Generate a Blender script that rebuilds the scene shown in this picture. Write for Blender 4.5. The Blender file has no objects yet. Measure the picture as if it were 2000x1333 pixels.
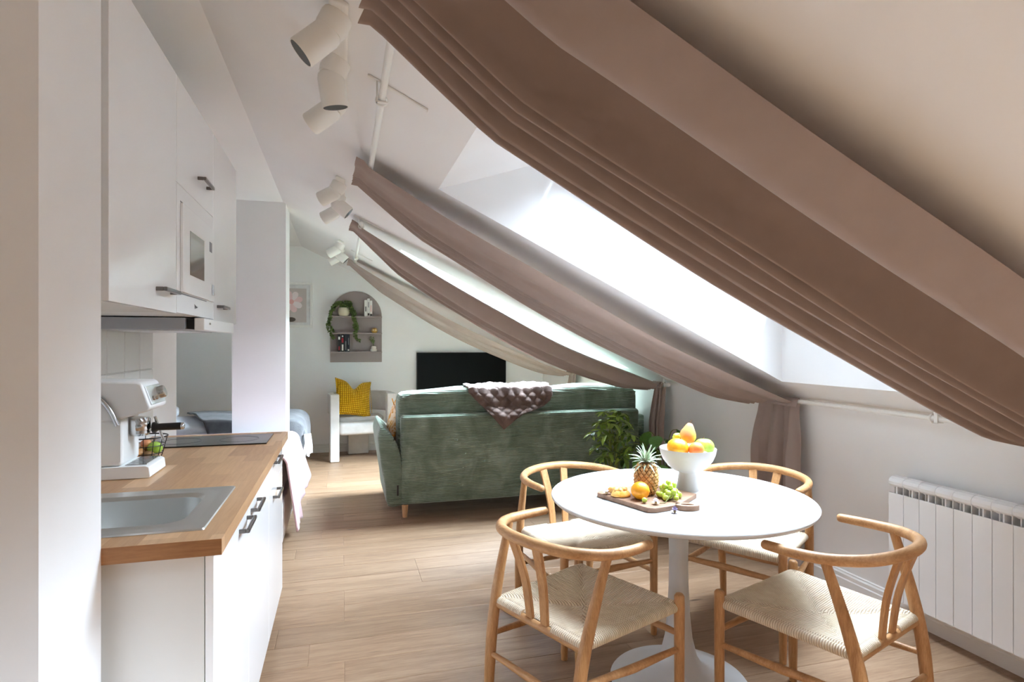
import bpy, bmesh, math, random
from mathutils import Vector, Matrix, Euler
random.seed(7)
R = math.radians
PI = math.pi
sc = bpy.context.scene
C = sc.collection

# ------------------------------------------------------------------ camera
# Focal length 1160 px on a 2000 px frame, level, turned 15.97 deg to the right of the room's long axis.
F_PX = 1160.0
YAW = math.atan(332.0 / F_PX)
cam = bpy.data.cameras.new('camera')
cam.sensor_width = 36.0
cam.lens = 36.0 * F_PX / 2000.0
cam.shift_y = 5.5 / 2000.0
cam.clip_start = 0.02
cam_o = bpy.data.objects.new('camera', cam)
C.objects.link(cam_o)
cam_o.location = (0, 0, 1.36)
cam_o.rotation_euler = (PI / 2, 0, -YAW)
sc.camera = cam_o

# ------------------------------------------------------------------ world and light
w = bpy.data.worlds.new('overcast_sky')
sc.world = w
w.use_nodes = True
bg = w.node_tree.nodes['Background']
bg.inputs[0].default_value = (0.71, 0.85, 1.0, 1)
bg.inputs[1].default_value = 40.0
sc.view_settings.view_transform = 'Standard'
sc.view_settings.look = 'None'
sc.view_settings.gamma = 1.0
sc.view_settings.use_curve_mapping = False
sc.view_settings.exposure = 2.15
cy = sc.cycles
cy.use_denoising = True
cy.use_adaptive_sampling = True
cy.adaptive_threshold = 0.05
cy.max_bounces = 12
cy.diffuse_bounces = 7
cy.glossy_bounces = 4
cy.transparent_max_bounces = 12
cy.sample_clamp_indirect = 8.0
cy.caustics_reflective = False
cy.caustics_refractive = False

# room numbers
FLAT_Z = 2.57                       # flat ceiling height
def slope_z(x): return 2.335 - 0.486 * x
CREASE_X = (2.335 - FLAT_Z) / 0.486
KNEE_X = 2.68
BACK_Y = 7.80
FRONT_Y = -3.4
LEFT_X = -2.6
SKY_X0, SKY_X1 = 0.452, 2.458       # skylight opening in the slope
WIN_X0, WIN_Z0, WIN_K = 1.04, 2.306, -0.47
def roof_z(x): return WIN_Z0 + WIN_K * (x - WIN_X0)
SKYLIGHTS = [(-0.62, 0.46), (1.81, 2.885), (4.80, 5.875)]  # the first is an unseen skylight beside the camera, added for fill light
PANES = ['half_dimming_glass', 'dimming_glass', 'window_glass']     # grey tint added to the two nearer panes to dim their daylight

for y0, y1 in SKYLIGHTS:            # sky portals: they only guide the sampling of the world's light
    l = bpy.data.lights.new('sky_portal', 'AREA')
    l.shape = 'RECTANGLE'
    l.size = (SKY_X1 - WIN_X0) * math.sqrt(1 + WIN_K ** 2)
    l.size_y = y1 - y0
    l.cycles.is_portal = True
    o = bpy.data.objects.new('sky_portal', l)
    C.objects.link(o)
    xm = (SKY_X1 + WIN_X0) / 2
    o.location = (xm, (y0 + y1) / 2, roof_z(xm) + 0.10)
    o.rotation_euler = (0, math.atan(-WIN_K), 0)
# ------------------------------------------------------------------ materials
def lin(c):
    r = []
    for v in c:
        v /= 255.0
        r.append(v / 12.92 if v <= 0.04045 else ((v + 0.055) / 1.055) ** 2.4)
    return (r[0], r[1], r[2], 1.0)

MATS = {}
def mat(name, rgb, rough=0.5, metal=0.0, spec=0.5, sheen=0.0, coat=0.0, trans=0.0):
    m = bpy.data.materials.new(name)
    m.use_nodes = True
    b = m.node_tree.nodes['Principled BSDF']
    b.inputs['Base Color'].default_value = lin(rgb)
    b.inputs['Roughness'].default_value = rough
    b.inputs['Metallic'].default_value = metal
    b.inputs['Specular IOR Level'].default_value = spec
    if sheen: 
        b.inputs['Sheen Weight'].default_value = sheen
        b.inputs['Sheen Roughness'].default_value = 0.4
    if coat:
        b.inputs['Coat Weight'].default_value = coat
        b.inputs['Coat Roughness'].default_value = 0.08
    if trans:
        b.inputs['Transmission Weight'].default_value = trans
    MATS[name] = m
    return m

def N(m, typ, **kw):
    n = m.node_tree.nodes.new(typ)
    for k, v in kw.items():
        setattr(n, k, v)
    return n
def L(m, a, b): m.node_tree.links.new(a, b)
def BS(m): return m.node_tree.nodes['Principled BSDF']
def coords(m, scale=(1, 1, 1), rot=(0, 0, 0), random_shift=False):
    tc = N(m, 'ShaderNodeTexCoord')
    mp = N(m, 'ShaderNodeMapping')
    mp.inputs['Scale'].default_value = scale
    mp.inputs['Rotation'].default_value = rot
    if random_shift:
        oi = N(m, 'ShaderNodeObjectInfo')
        mu = N(m, 'ShaderNodeMath', operation='MULTIPLY')
        mu.inputs[1].default_value = 37.0
        L(m, oi.outputs['Random'], mu.inputs[0])
        ad = N(m, 'ShaderNodeVectorMath', operation='ADD')
        L(m, tc.outputs['Object'], ad.inputs[0])
        L(m, mu.outputs[0], ad.inputs[1])
        L(m, ad.outputs[0], mp.inputs['Vector'])
    else:
        L(m, tc.outputs['Object'], mp.inputs['Vector'])
    return mp.outputs[0]
def noise(m, vec, scale, detail=3.0, rough=0.55, dist=0.0):
    n = N(m, 'ShaderNodeTexNoise')
    n.inputs['Scale'].default_value = scale
    n.inputs['Detail'].default_value = detail
    n.inputs['Roughness'].default_value = rough
    n.inputs['Distortion'].default_value = dist
    L(m, vec, n.inputs['Vector'])
    return n.outputs['Fac']
def wave(m, vec, scale, axis='X', dist=0.0, profile='SIN', detail=0.0):
    n = N(m, 'ShaderNodeTexWave', wave_type='BANDS', bands_direction=axis, wave_profile=profile)
    n.inputs['Scale'].default_value = scale
    n.inputs['Distortion'].default_value = dist
    n.inputs['Detail'].default_value = detail
    L(m, vec, n.inputs['Vector'])
    return n.outputs['Fac']
def ramp(m, fac, stops):
    n = N(m, 'ShaderNodeValToRGB')
    el = n.color_ramp.elements
    while len(el) < len(stops): el.new(0.5)
    for e, (p, c) in zip(el, stops):
        e.position = p
        e.color = lin(c)
    L(m, fac, n.inputs[0])
    return n.outputs[0]
def mixc(m, fac, a, b, blend='MIX'):
    n = N(m, 'ShaderNodeMix', data_type='RGBA', blend_type=blend)
    if isinstance(fac, (int, float)): n.inputs[0].default_value = fac
    else: L(m, fac, n.inputs[0])
    for i, v in ((6, a), (7, b)):
        if isinstance(v, tuple): n.inputs[i].default_value = v
        else: L(m, v, n.inputs[i])
    return n.outputs[2]
def bump(m, h, strength=0.3, dist=0.01):
    n = N(m, 'ShaderNodeBump')
    n.inputs['Strength'].default_value = strength
    n.inputs['Distance'].default_value = dist
    L(m, h, n.inputs['Height'])
    L(m, n.outputs[0], BS(m).inputs['Normal'])
def base(m, sock): L(m, sock, BS(m).inputs['Base Color'])

def paint(name, rgb, rough=0.75):
    m = mat(name, rgb, rough, spec=0.3)
    v = coords(m)
    f = noise(m, v, 1.3, 3)
    d = tuple(max(0, c - 5) for c in rgb)
    base(m, ramp(m, f, [(0.3, d), (0.7, rgb)]))
    bump(m, noise(m, v, 220, 2), 0.04, 0.002)
    return m
paint('wall_paint', (244, 244, 244))
paint('ceiling_paint', (246, 246, 246))
paint('reveal_paint', (243, 243, 243))
paint('trim_paint', (238, 237, 234), 0.45)

def wood(name, dark, mid, light, axis='X', stretch=14.0, scale=6.0, rough=0.45, knots=False, tint=0.0, bump_s=0.08):
    m = mat(name, mid, rough, spec=0.4)
    s = {'X': (1, stretch, stretch), 'Y': (stretch, 1, stretch), 'Z': (stretch, stretch, 1)}[axis]
    v = coords(m, s, random_shift=True)
    f = noise(m, v, scale * 0.35, 5, 0.6, 0.4)
    col = ramp(m, f, [(0.28, dark), (0.5, mid), (0.72, light)])
    fine = noise(m, v, scale * 2.2, 4, 0.65)
    col = mixc(m, 0.35, col, ramp(m, fine, [(0.35, dark), (0.65, light)]), 'MIX')
    if knots:
        v2 = coords(m, (1.2, 5.5, 5.5), random_shift=True)
        k = N(m, 'ShaderNodeTexVoronoi'); k.inputs['Scale'].default_value = 1.5
        L(m, v2, k.inputs['Vector'])
        kn = ramp(m, k.outputs['Distance'], [(0.02, (255, 255, 255)), (0.10, (0, 0, 0))])
        col = mixc(m, kn, col, lin(tuple(int(c * 0.62) for c in dark)))
    if tint:
        oi = N(m, 'ShaderNodeObjectInfo')
        hs = N(m, 'ShaderNodeHueSaturation')
        mr = N(m, 'ShaderNodeMapRange')
        mr.inputs['To Min'].default_value = 1 - tint
        mr.inputs['To Max'].default_value = 1 + tint
        L(m, oi.outputs['Random'], mr.inputs['Value'])
        L(m, mr.outputs[0], hs.inputs['Value'])
        L(m, col, hs.inputs['Color'])
        col = hs.outputs[0]
    base(m, col)
    bump(m, fine, bump_s, 0.002)
    return m
wood('floor_oak', (118, 90, 67), (144, 115, 90), (164, 136, 110), 'X', 11, 4.5, 0.42, True, 0.09, 0.05)
wood('chair_oak', (150, 102, 60), (184, 136, 88), (206, 160, 112), 'Z', 9, 14, 0.42)
wood('rail_oak', (156, 108, 66), (188, 141, 94), (208, 164, 118), 'X', 5, 14, 0.42)
wood('leg_wood', (190, 145, 100), (214, 172, 128), (226, 188, 146), 'Z', 9, 12, 0.45)
wood('board_wood', (120, 88, 66), (150, 116, 92), (172, 138, 112), 'X', 10, 12, 0.55)

# glued oak staves of the worktop (a printed board without joints)
m = mat('worktop_oak', (196, 150, 104), 0.38, spec=0.45)
v = coords(m, (1, 1, 1), (0, 0, PI / 2))
br = N(m, 'ShaderNodeTexBrick')
br.offset = 0.37
br.inputs['Scale'].default_value = 1.0
br.inputs['Brick Width'].default_value = 0.36
br.inputs['Row Height'].default_value = 0.075
br.inputs['Mortar Size'].default_value = 0.0
br.inputs['Color1'].default_value = (0, 0, 0, 1)
br.inputs['Color2'].default_value = (1, 1, 1, 1)
L(m, v, br.inputs['Vector'])
st = ramp(m, br.outputs['Color'], [(0.0, (158, 116, 80)), (0.5, (188, 146, 106)), (1.0, (214, 176, 136))])
v2 = coords(m, (16, 1.3, 16))
gr = ramp(m, noise(m, v2, 5, 5, 0.6, 0.3), [(0.3, (160, 118, 82)), (0.7, (212, 174, 134))])
base(m, mixc(m, 0.30, st, gr))
wood('worktop_end', (120, 80, 46), (150, 102, 62), (170, 120, 76), 'X', 9, 9, 0.5)

mat('cabinet_gloss', (246, 247, 248), 0.16, spec=0.5)
mat('cabinet_side', (225, 224, 220), 0.4)
mat('white_plastic', (240, 240, 238), 0.3)
mat('white_metal', (238, 238, 234), 0.35)
mat('white_enamel', (244, 245, 246), 0.25)
mat('lamp_white', (236, 234, 228), 0.4)
mat('table_white', (206, 207, 208), 0.34)
mat('ceramic_white', (206, 200, 194), 0.55)
mat('chrome', (205, 205, 205), 0.12, 1.0)
mat('handle_metal', (120, 118, 116), 0.3, 1.0)
m = mat('brushed_steel', (216, 217, 215), 0.33, 1.0)
v = coords(m, (220, 3, 220)); bump(m, noise(m, v, 3, 2), 0.05, 0.001)
mat('hood_grey', (176, 180, 186), 0.35, 0.6)
mat('black_glass', (16, 16, 17), 0.03, spec=0.6)
mat('screen_black', (4, 4, 5), 0.45, spec=0.12)
mat('black_plastic', (18, 18, 19), 0.3)
mat('dark_gap', (26, 26, 28), 0.7)
mat('lens_dark', (60, 60, 62), 0.15)
m = mat('micro_window', (120, 112, 106), 0.06, spec=0.7)
mat('tile_glaze', (232, 232, 231), 0.12, spec=0.55)
mat('grout', (205, 204, 202), 0.8)
mat('print_grey', (120, 120, 122), 0.5)

def fabric(name, rgb, dark=None, scale=600, strength=0.15, sheen=0.25, rough=0.9):
    m = mat(name, rgb, rough, spec=0.2, sheen=sheen)
    dark = dark or tuple(int(c * 0.9) for c in rgb)
    v = coords(m)
    f = noise(m, v, 9, 4)
    base(m, ramp(m, f, [(0.3, dark), (0.7, rgb)]))
    bump(m, noise(m, v, scale, 2), strength, 0.002)
    return m
m = fabric('curtain_cloth', (168, 151, 143), (162, 145, 137), 900, 0.12, 0.15)
# the cloth lets a little daylight through
tr = N(m, 'ShaderNodeBsdfTranslucent'); tr.inputs[0].default_value = lin((176, 148, 132))
mx = N(m, 'ShaderNodeMixShader'); mx.inputs[0].default_value = 0.08
L(m, BS(m).outputs[0], mx.inputs[1]); L(m, tr.outputs[0], mx.inputs[2])
L(m, mx.outputs[0], m.node_tree.nodes['Material Output'].inputs['Surface'])
fabric('boucle_white', (214, 210, 206), (200, 196, 192), 260, 0.5, 0.2)
fabric('pink_blanket', (218, 184, 186), (210, 174, 177), 300, 0.3)
fabric('grey_throw', (120, 120, 122), (92, 92, 95), 160, 0.8)
fabric('fringe_white', (232, 230, 228), (220, 218, 216), 300, 0.3)
fabric('bedding_white', (228, 230, 236), (214, 217, 226), 60, 0.25)
fabric('bed_white', (236, 236, 236), None, 200, 0.1)
fabric('fur_brown', (124, 104, 97), (94, 77, 71), 150, 0.9, 0.35)

# green corduroy: horizontal wales
def cord_cloth(name, axis, wales):
    m = mat(name, (138, 159, 143), 0.85, spec=0.2, sheen=0.35)
    v = coords(m)
    wv = wave(m, v, wales, axis, 0.15)
    pn = noise(m, v, 5.5, 4, 0.6, 0.6)
    c1 = ramp(m, pn, [(0.3, (108, 124, 108)), (0.5, (130, 146, 130)), (0.75, (160, 174, 160))])
    base(m, mixc(m, ramp(m, wv, [(0.0, (200, 200, 200)), (0.45, (0, 0, 0))]), c1, lin((92, 110, 90))))
    bump(m, wv, 0.7, 0.006)
cord_cloth('corduroy_h', 'Z', 25)
cord_cloth('corduroy_arm', 'Z', 25)

# yellow waffle weave
m = mat('waffle_yellow', (236, 186, 20), 0.85, spec=0.2, sheen=0.2)
v = coords(m)
a = wave(m, v, 14, 'X'); b_ = wave(m, v, 14, 'Z')
mn = N(m, 'ShaderNodeMath', operation='MULTIPLY'); L(m, a, mn.inputs[0]); L(m, b_, mn.inputs[1])
base(m, ramp(m, mn.outputs[0], [(0.03, (172, 122, 2)), (0.25, (232, 180, 12)), (0.8, (246, 204, 40))]))
bump(m, mn.outputs[0], 0.9, 0.012)
# orange printed cushion
m = mat('print_orange', (226, 170, 96), 0.85, spec=0.2)
v = coords(m)
base(m, ramp(m, noise(m, v, 13, 3, 0.5, 1.6), [(0.40, (222, 152, 62)), (0.47, (214, 140, 58)), (0.53, (238, 208, 178)), (0.75, (240, 216, 190))]))

# paper cord, strands along one axis
def cord(name, axis):
    m = mat(name, (226, 204, 172), 0.8, spec=0.25)
    v = coords(m)
    wv = wave(m, v, 40, axis, 0.3)
    pn = noise(m, v, 30, 3)
    c1 = ramp(m, pn, [(0.3, (230, 212, 186)), (0.7, (244, 230, 208))])
    base(m, mixc(m, ramp(m, wv, [(0.02, (230, 230, 230)), (0.4, (0, 0, 0))]), c1, lin((184, 158, 126))))
    bump(m, wv, 0.8, 0.004)
cord('cord_x', 'X')
cord('cord_y', 'Y')

def fruit(name, c1, c2, rough=0.35, scale=9, bmp=0.0):
    m = mat(name, c1, rough, spec=0.45)
    v = coords(m, random_shift=True)
    base(m, ramp(m, noise(m, v, scale, 3), [(0.35, c1), (0.65, c2)]))
    if bmp: bump(m, noise(m, v, 260, 2), bmp, 0.002)
fruit('orange_skin', (240, 150, 16), (246, 170, 40), 0.4, 30, 0.35)
fruit('mango_skin', (240, 176, 30), (236, 140, 20), 0.4, 40, 0.1)
fruit('peach_skin', (214, 84, 44), (240, 168, 70), 0.5, 14)
fruit('pear_skin', (216, 142, 104), (236, 192, 92), 0.45, 16)
fruit('apple_green', (152, 192, 62), (184, 216, 106), 0.25, 20)
fruit('plum_pale', (196, 186, 176), (170, 150, 160), 0.5, 20)
fruit('pine_skin', (96, 62, 34), (128, 88, 50), 0.7, 60, 0.2)
fruit('pine_eye', (190, 138, 84), (222, 176, 118), 0.55, 60)
fruit('pine_leaf', (158, 176, 146), (204, 214, 188), 0.55, 30)
fruit('segment', (246, 200, 130), (240, 172, 84), 0.45, 60)
fruit('peel', (244, 176, 60), (250, 208, 130), 0.55, 40)
fruit('kiwi_skin', (132, 98, 60), (160, 124, 82), 0.8, 60)
fruit('onion_skin', (196, 142, 84), (214, 164, 110), 0.5, 30)
m = mat('grape_skin', (186, 206, 88), 0.2, spec=0.5)
BS(m).inputs['Subsurface Weight'].default_value = 0.25
BS(m).inputs['Subsurface Radius'].default_value = (0.01, 0.01, 0.004)
mat('stem_brown', (110, 84, 50), 0.7)
mat('stem_green', (120, 132, 60), 0.6)
def leafmat(name, c1, c2, rough=0.35):
    m = mat(name, c1, rough, spec=0.45)
    oi = N(m, 'ShaderNodeObjectInfo')
    v = coords(m)
    f = noise(m, v, 40, 2)
    ad = N(m, 'ShaderNodeMath', operation='ADD'); L(m, oi.outputs['Random'], ad.inputs[0]); L(m, f, ad.inputs[1])
    mr = N(m, 'ShaderNodeMath', operation='MULTIPLY'); mr.inputs[1].default_value = 0.6; L(m, ad.outputs[0], mr.inputs[0])
    base(m, ramp(m, mr.outputs[0], [(0.25, c1), (0.85, c2)]))
leafmat('leaf_dark', (48, 84, 34), (150, 180, 74))
leafmat('leaf_big', (56, 106, 48), (100, 150, 70))
leafmat('ivy_leaf', (70, 94, 40), (140, 160, 86), 0.5)
mat('petal_white', (236, 228, 230), 0.6)
mat('petal_heart', (190, 168, 96), 0.7)
mat('petal_purple', (150, 138, 168), 0.6)
mat('pot_white', (226, 222, 214), 0.6)
mat('pot_cream', (214, 204, 176), 0.6)
mat('pot_basket', (150, 118, 72), 0.8)
mat('shelf_mauve', (160, 147, 143), 0.6)
mat('book_white', (232, 230, 226), 0.6)
mat('book_black', (22, 22, 26), 0.5)
mat('book_navy', (24, 32, 46), 0.5)
mat('print_red', (176, 30, 50), 0.5)
mat('print_pink', (232, 200, 200), 0.7)
mat('print_blush', (238, 226, 226), 0.7)
mat('print_rose', (226, 172, 168), 0.7)
mat('print_taupe', (196, 186, 182), 0.7)
mat('print_dark', (110, 104, 98), 0.7)
mat('ochre', (198, 158, 74), 0.7)

def glass(name, tint):
    m = bpy.data.materials.new(name); m.use_nodes = True; MATS[name] = m
    tb = N(m, 'ShaderNodeBsdfTransparent'); tb.inputs[0].default_value = tint
    gb = N(m, 'ShaderNodeBsdfGlossy'); gb.inputs['Roughness'].default_value = 0.02
    fr = N(m, 'ShaderNodeFresnel'); fr.inputs[0].default_value = 1.45
    mx = N(m, 'ShaderNodeMixShader')
    L(m, fr.outputs[0], mx.inputs[0]); L(m, tb.outputs[0], mx.inputs[1]); L(m, gb.outputs[0], mx.inputs[2])
    L(m, mx.outputs[0], m.node_tree.nodes['Material Output'].inputs['Surface'])
glass('window_glass', (0.97, 0.985, 0.98, 1))
glass('dimming_glass', (0.51, 0.51, 0.51, 1))  # grey level set to weaken the light through this skylight
glass('half_dimming_glass', (0.73, 0.73, 0.73, 1))  # weaker dimming, for the added fill skylight

# ------------------------------------------------------------------ mesh builder
class MB:
    def __init__(s): s.v = []; s.f = []; s.m = []
    def add(s, vs, fs, mi=0):
        o = len(s.v); s.v += [tuple(p) for p in vs]
        s.f += [tuple(i + o for i in f) for f in fs]; s.m += [mi] * len(fs)
        return s
    def box(s, x0, x1, y0, y1, z0, z1, mi=0, T=None):
        vs = [Vector(p) for p in ((x0,y0,z0),(x1,y0,z0),(x1,y1,z0),(x0,y1,z0),(x0,y0,z1),(x1,y0,z1),(x1,y1,z1),(x0,y1,z1))]
        if T is not None: vs = [T @ p for p in vs]
        return s.add(vs, [(0,3,2,1),(4,5,6,7),(0,1,5,4),(1,2,6,5),(2,3,7,6),(3,0,4,7)], mi)
    def tube(s, pts, rad, n=10, mi=0, caps=True, closed=False, flat=None):
        pts = [Vector(p) for p in pts]; k = len(pts)
        if isinstance(rad, (int, float)): rad = [rad] * k
        vs = []; fs = []; up = None
        for i, p in enumerate(pts):
            if closed: t = pts[(i + 1) % k] - pts[i - 1]
            else: t = pts[min(i + 1, k - 1)] - pts[max(i - 1, 0)]
            t.normalize()
            if up is None: up = Vector((0, 0, 1)) if abs(t.z) < 0.9 else Vector((1, 0, 0))
            x = up.cross(t); x.normalize(); y = t.cross(x); up = y
            for j in range(n):
                a = 2 * PI * j / n
                fx = flat if flat else 1.0
                vs.append(p + x * (rad[i] * math.cos(a) * fx) + y * (rad[i] * math.sin(a)))
        for i in range(k if closed else k - 1):
            for j in range(n):
                a0 = i * n + j; a1 = i * n + (j + 1) % n; b0 = ((i + 1) % k) * n + j; b1 = ((i + 1) % k) * n + (j + 1) % n
                fs.append((a0, a1, b1, b0))
        if caps and not closed:
            fs.append(tuple(range(n))[::-1]); fs.append(tuple((k - 1) * n + j for j in range(n)))
        return s.add(vs, fs, mi)
    def lathe(s, prof, n=32, c=(0, 0, 0), T=None, mi=0):
        vs = []; fs = []; k = len(prof)
        for r, z in prof:
            for j in range(n):
                a = 2 * PI * j / n
                p = Vector((r * math.cos(a), r * math.sin(a), z))
                p = T @ p if T is not None else p
                vs.append(p + Vector(c))
        for i in range(k - 1):
            for j in range(n):
                fs.append((i * n + j, i * n + (j + 1) % n, (i + 1) * n + (j + 1) % n, (i + 1) * n + j))
        if prof[0][0] > 1e-5: fs.append(tuple(range(n))[::-1])
        if prof[-1][0] > 1e-5: fs.append(tuple((k - 1) * n + j for j in range(n)))
        return s.add(vs, fs, mi)
    def prism(s, poly, a, b, axis='z', mi=0, T=None):
        def P(u, v, t):
            p = Vector({'z': (u, v, t), 'y': (u, t, v), 'x': (t, u, v)}[axis])
            return T @ p if T is not None else p
        n = len(poly)
        vs = [P(u, v, a) for u, v in poly] + [P(u, v, b) for u, v in poly]
        fs = [tuple(range(n))[::-1], tuple(range(n, 2 * n))]
        fs += [(i, (i + 1) % n, n + (i + 1) % n, n + i) for i in range(n)]
        return s.add(vs, fs, mi)
    def grid(s, fn, nu, nv, mi=0, mfn=None, closeu=False):
        vs = [fn(i / nu, j / nv) for j in range(nv + 1) for i in range(nu + (0 if closeu else 1))]
        w = nu + (0 if closeu else 1); o = len(s.v)
        s.v += [tuple(p) for p in vs]
        for j in range(nv):
            for i in range(nu):
                i2 = (i + 1) % w
                s.f.append((o + j * w + i, o + j * w + i2, o + (j + 1) * w + i2, o + (j + 1) * w + i))
                s.m.append(mfn((i + .5) / nu, (j + .5) / nv) if mfn else mi)
        return s
    def ball(s, c, r, nu=16, nv=10, mi=0, T=None, pw=1.0):
        if isinstance(r, (int, float)): r = (r, r, r)
        def sg(x): return math.copysign(abs(x) ** pw, x)
        vs = []; fs = []
        def put(p):
            p = Vector(p)
            if T is not None: p = T @ p
            vs.append(p + Vector(c))
        put((0, 0, -r[2]))
        for j in range(1, nv):
            t = -PI / 2 + PI * j / nv
            for i in range(nu):
                a = 2 * PI * i / nu
                put((r[0] * sg(math.cos(t)) * sg(math.cos(a)), r[1] * sg(math.cos(t)) * sg(math.sin(a)), r[2] * sg(math.sin(t))))
        put((0, 0, r[2])); top = len(vs) - 1
        for i in range(nu):
            fs.append((0, 1 + (i + 1) % nu, 1 + i))
            fs.append((top, top - nu + i, top - nu + (i + 1) % nu))
        for j in range(nv - 2):
            for i in range(nu):
                a = 1 + j * nu; b = a + nu
                fs.append((a + i, a + (i + 1) % nu, b + (i + 1) % nu, b + i))
        return s.add(vs, fs, mi)
    def mesh(s, name, mats, smooth=None, fix=True):
        me = bpy.data.meshes.new(name)
        me.from_pydata(s.v, [], s.f)
        mats = mats if isinstance(mats, (list, tuple)) else [mats]
        for q in mats: me.materials.append(MATS[q])
        if len(mats) > 1: me.polygons.foreach_set('material_index', s.m)
        if fix:
            bm = bmesh.new(); bm.from_mesh(me)
            bmesh.ops.recalc_face_normals(bm, faces=bm.faces)
            bm.to_mesh(me); bm.free()
        if smooth is not None:
            me.polygons.foreach_set('use_smooth', [True] * len(me.polygons))
            if smooth < 180: me.set_sharp_from_angle(angle=R(smooth))
        me.update()
        return me
    def build(s, name, mats, parent=None, smooth=None, bevel=0.0, seg=2, sub=0, solid=0.0, fix=True, loc=None):
        o = bpy.data.objects.new(name, s.mesh(name, mats, smooth, fix))
        C.objects.link(o)
        if loc is not None: o.location = loc
        if parent is not None: o.parent = parent
        if solid:
            q = o.modifiers.new('thickness', 'SOLIDIFY'); q.thickness = solid; q.offset = 0
        if bevel:
            q = o.modifiers.new('bevel', 'BEVEL'); q.width = bevel; q.segments = seg
            q.limit_method = 'ANGLE'; q.angle_limit = R(40)
            if smooth is None:
                o.data.polygons.foreach_set('use_smooth', [True] * len(o.data.polygons))
                q.harden_normals = True
        if sub:
            q = o.modifiers.new('smooth', 'SUBSURF'); q.levels = sub; q.render_levels = sub
        return o

def tag(o, label=None, cat=None, group=None, kind=None):
    if label: o['label'] = label
    if cat: o['category'] = cat
    if group: o['group'] = group
    if kind: o['kind'] = kind
    return o
def thing(name, label, cat, loc=(0, 0, 0), rz=0.0, group=None):
    o = bpy.data.objects.new(name, None); C.objects.link(o)
    o.empty_display_size = 0.05
    o.location = loc; o.rotation_euler = (0, 0, rz)
    return tag(o, label, cat, group)
def struct(o): return tag(o, kind='structure')
def copy_tree(o, parent=None):
    c = o.copy(); C.objects.link(c); c.parent = parent
    for ch in list(o.children): copy_tree(ch, c)
    return c
def inst(name, me, parent, T):
    o = bpy.data.objects.new(name, me); C.objects.link(o)
    o.parent = parent; o.matrix_local = T
    return o
def TRS(loc, rot=(0, 0, 0), scale=(1, 1, 1)):
    return Matrix.LocRotScale(Vector(loc), Euler(rot), Vector(scale))
def smooth_path(pts, n=8):
    """Catmull-Rom through the points"""
    p = [Vector(q) for q in pts]; out = []
    for i in range(len(p) - 1):
        a = p[max(i - 1, 0)]; b = p[i]; c = p[i + 1]; d = p[min(i + 2, len(p) - 1)]
        for k in range(n):
            t = k / n
            out.append(0.5 * ((2 * b) + (c - a) * t + (2 * a - 5 * b + 4 * c - d) * t * t + (3 * b - a - 3 * c + d) * t ** 3))
    out.append(p[-1]); return out
def interp(x, xs, ys):
    if x <= xs[0]: return ys[0]
    for i in range(len(xs) - 1):
        if x <= xs[i + 1]:
            t = (x - xs[i]) / (xs[i + 1] - xs[i]); return ys[i] + (ys[i + 1] - ys[i]) * t
    return ys[-1]

# ================================================================== THE ROOM
# floor slab with oak planks laid across the room
floor = struct(MB().box(LEFT_X - .1, KNEE_X + .1, FRONT_Y - .1, BACK_Y + .1, -0.12, -0.012).build('floor', 'floor_oak'))
PL_W, PL_L = 0.19, 1.38
def plank_mesh(length):
    hx, hy, c = length / 2, PL_W / 2, 0.0022
    b = MB()
    vs = [(-hx, -hy, -.012), (hx, -hy, -.012), (hx, hy, -.012), (-hx, hy, -.012)]
    vs += [(-hx, -hy, -c), (hx, -hy, -c), (hx, hy, -c), (-hx, hy, -c)]
    vs += [(-hx + c, -hy + c, 0), (hx - c, -hy + c, 0), (hx - c, hy - c, 0), (-hx + c, hy - c, 0)]
    fs = [(8, 9, 10, 11)]
    for i in range(4):
        j = (i + 1) % 4
        fs += [(i, j, 4 + j, 4 + i), (4 + i, 4 + j, 8 + j, 8 + i)]
    return b.add(vs, fs).mesh('plank', 'floor_oak')
full = plank_mesh(PL_L)
y = 0.55; row = 0
while y < BACK_Y - 0.001:
    x = LEFT_X - random.choice([0.15, 0.45, 0.8, 1.1, 0.3, 0.95])
    while x < KNEE_X:
        a, b = max(x, LEFT_X), min(x + PL_L, KNEE_X)
        if b - a > 0.02:
            me = full if b - a > PL_L - 1e-4 else plank_mesh(b - a)
            inst('plank', me, floor, TRS(((a + b) / 2, y + PL_W / 2, 0)))
        x += PL_L
    y += PL_W; row += 1
MB().box(LEFT_X, KNEE_X, FRONT_Y, 0.55, -0.012, 0).build('plank_field', 'floor_oak', floor)

def wall(name, *a, mat_='wall_paint'): return struct(MB().box(*a).build(name, mat_))
wall('wall_back', LEFT_X - .1, KNEE_X + .1, BACK_Y, BACK_Y + .12, -.1, 3.0)
wall('wall_right', KNEE_X, KNEE_X + .12, FRONT_Y, BACK_Y, -.1, slope_z(KNEE_X) + .02)
wall('wall_left', LEFT_X - .12, LEFT_X, FRONT_Y, BACK_Y, -.1, 3.0)
wall('wall_front', LEFT_X - .1, KNEE_X + .1, FRONT_Y - .12, FRONT_Y, -.1, 3.0)
wall('wall_partition', LEFT_X, -0.52, 1.25, 1.535, -.01, FLAT_Z + .02)
kw = wall('wall_kitchen', -1.05, -0.905, 1.535, 3.77, -.01, FLAT_Z + .02)
wall('wall_pillar', -0.885, -0.462, 5.42, 5.78, -.01, FLAT_Z + .05)
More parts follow.
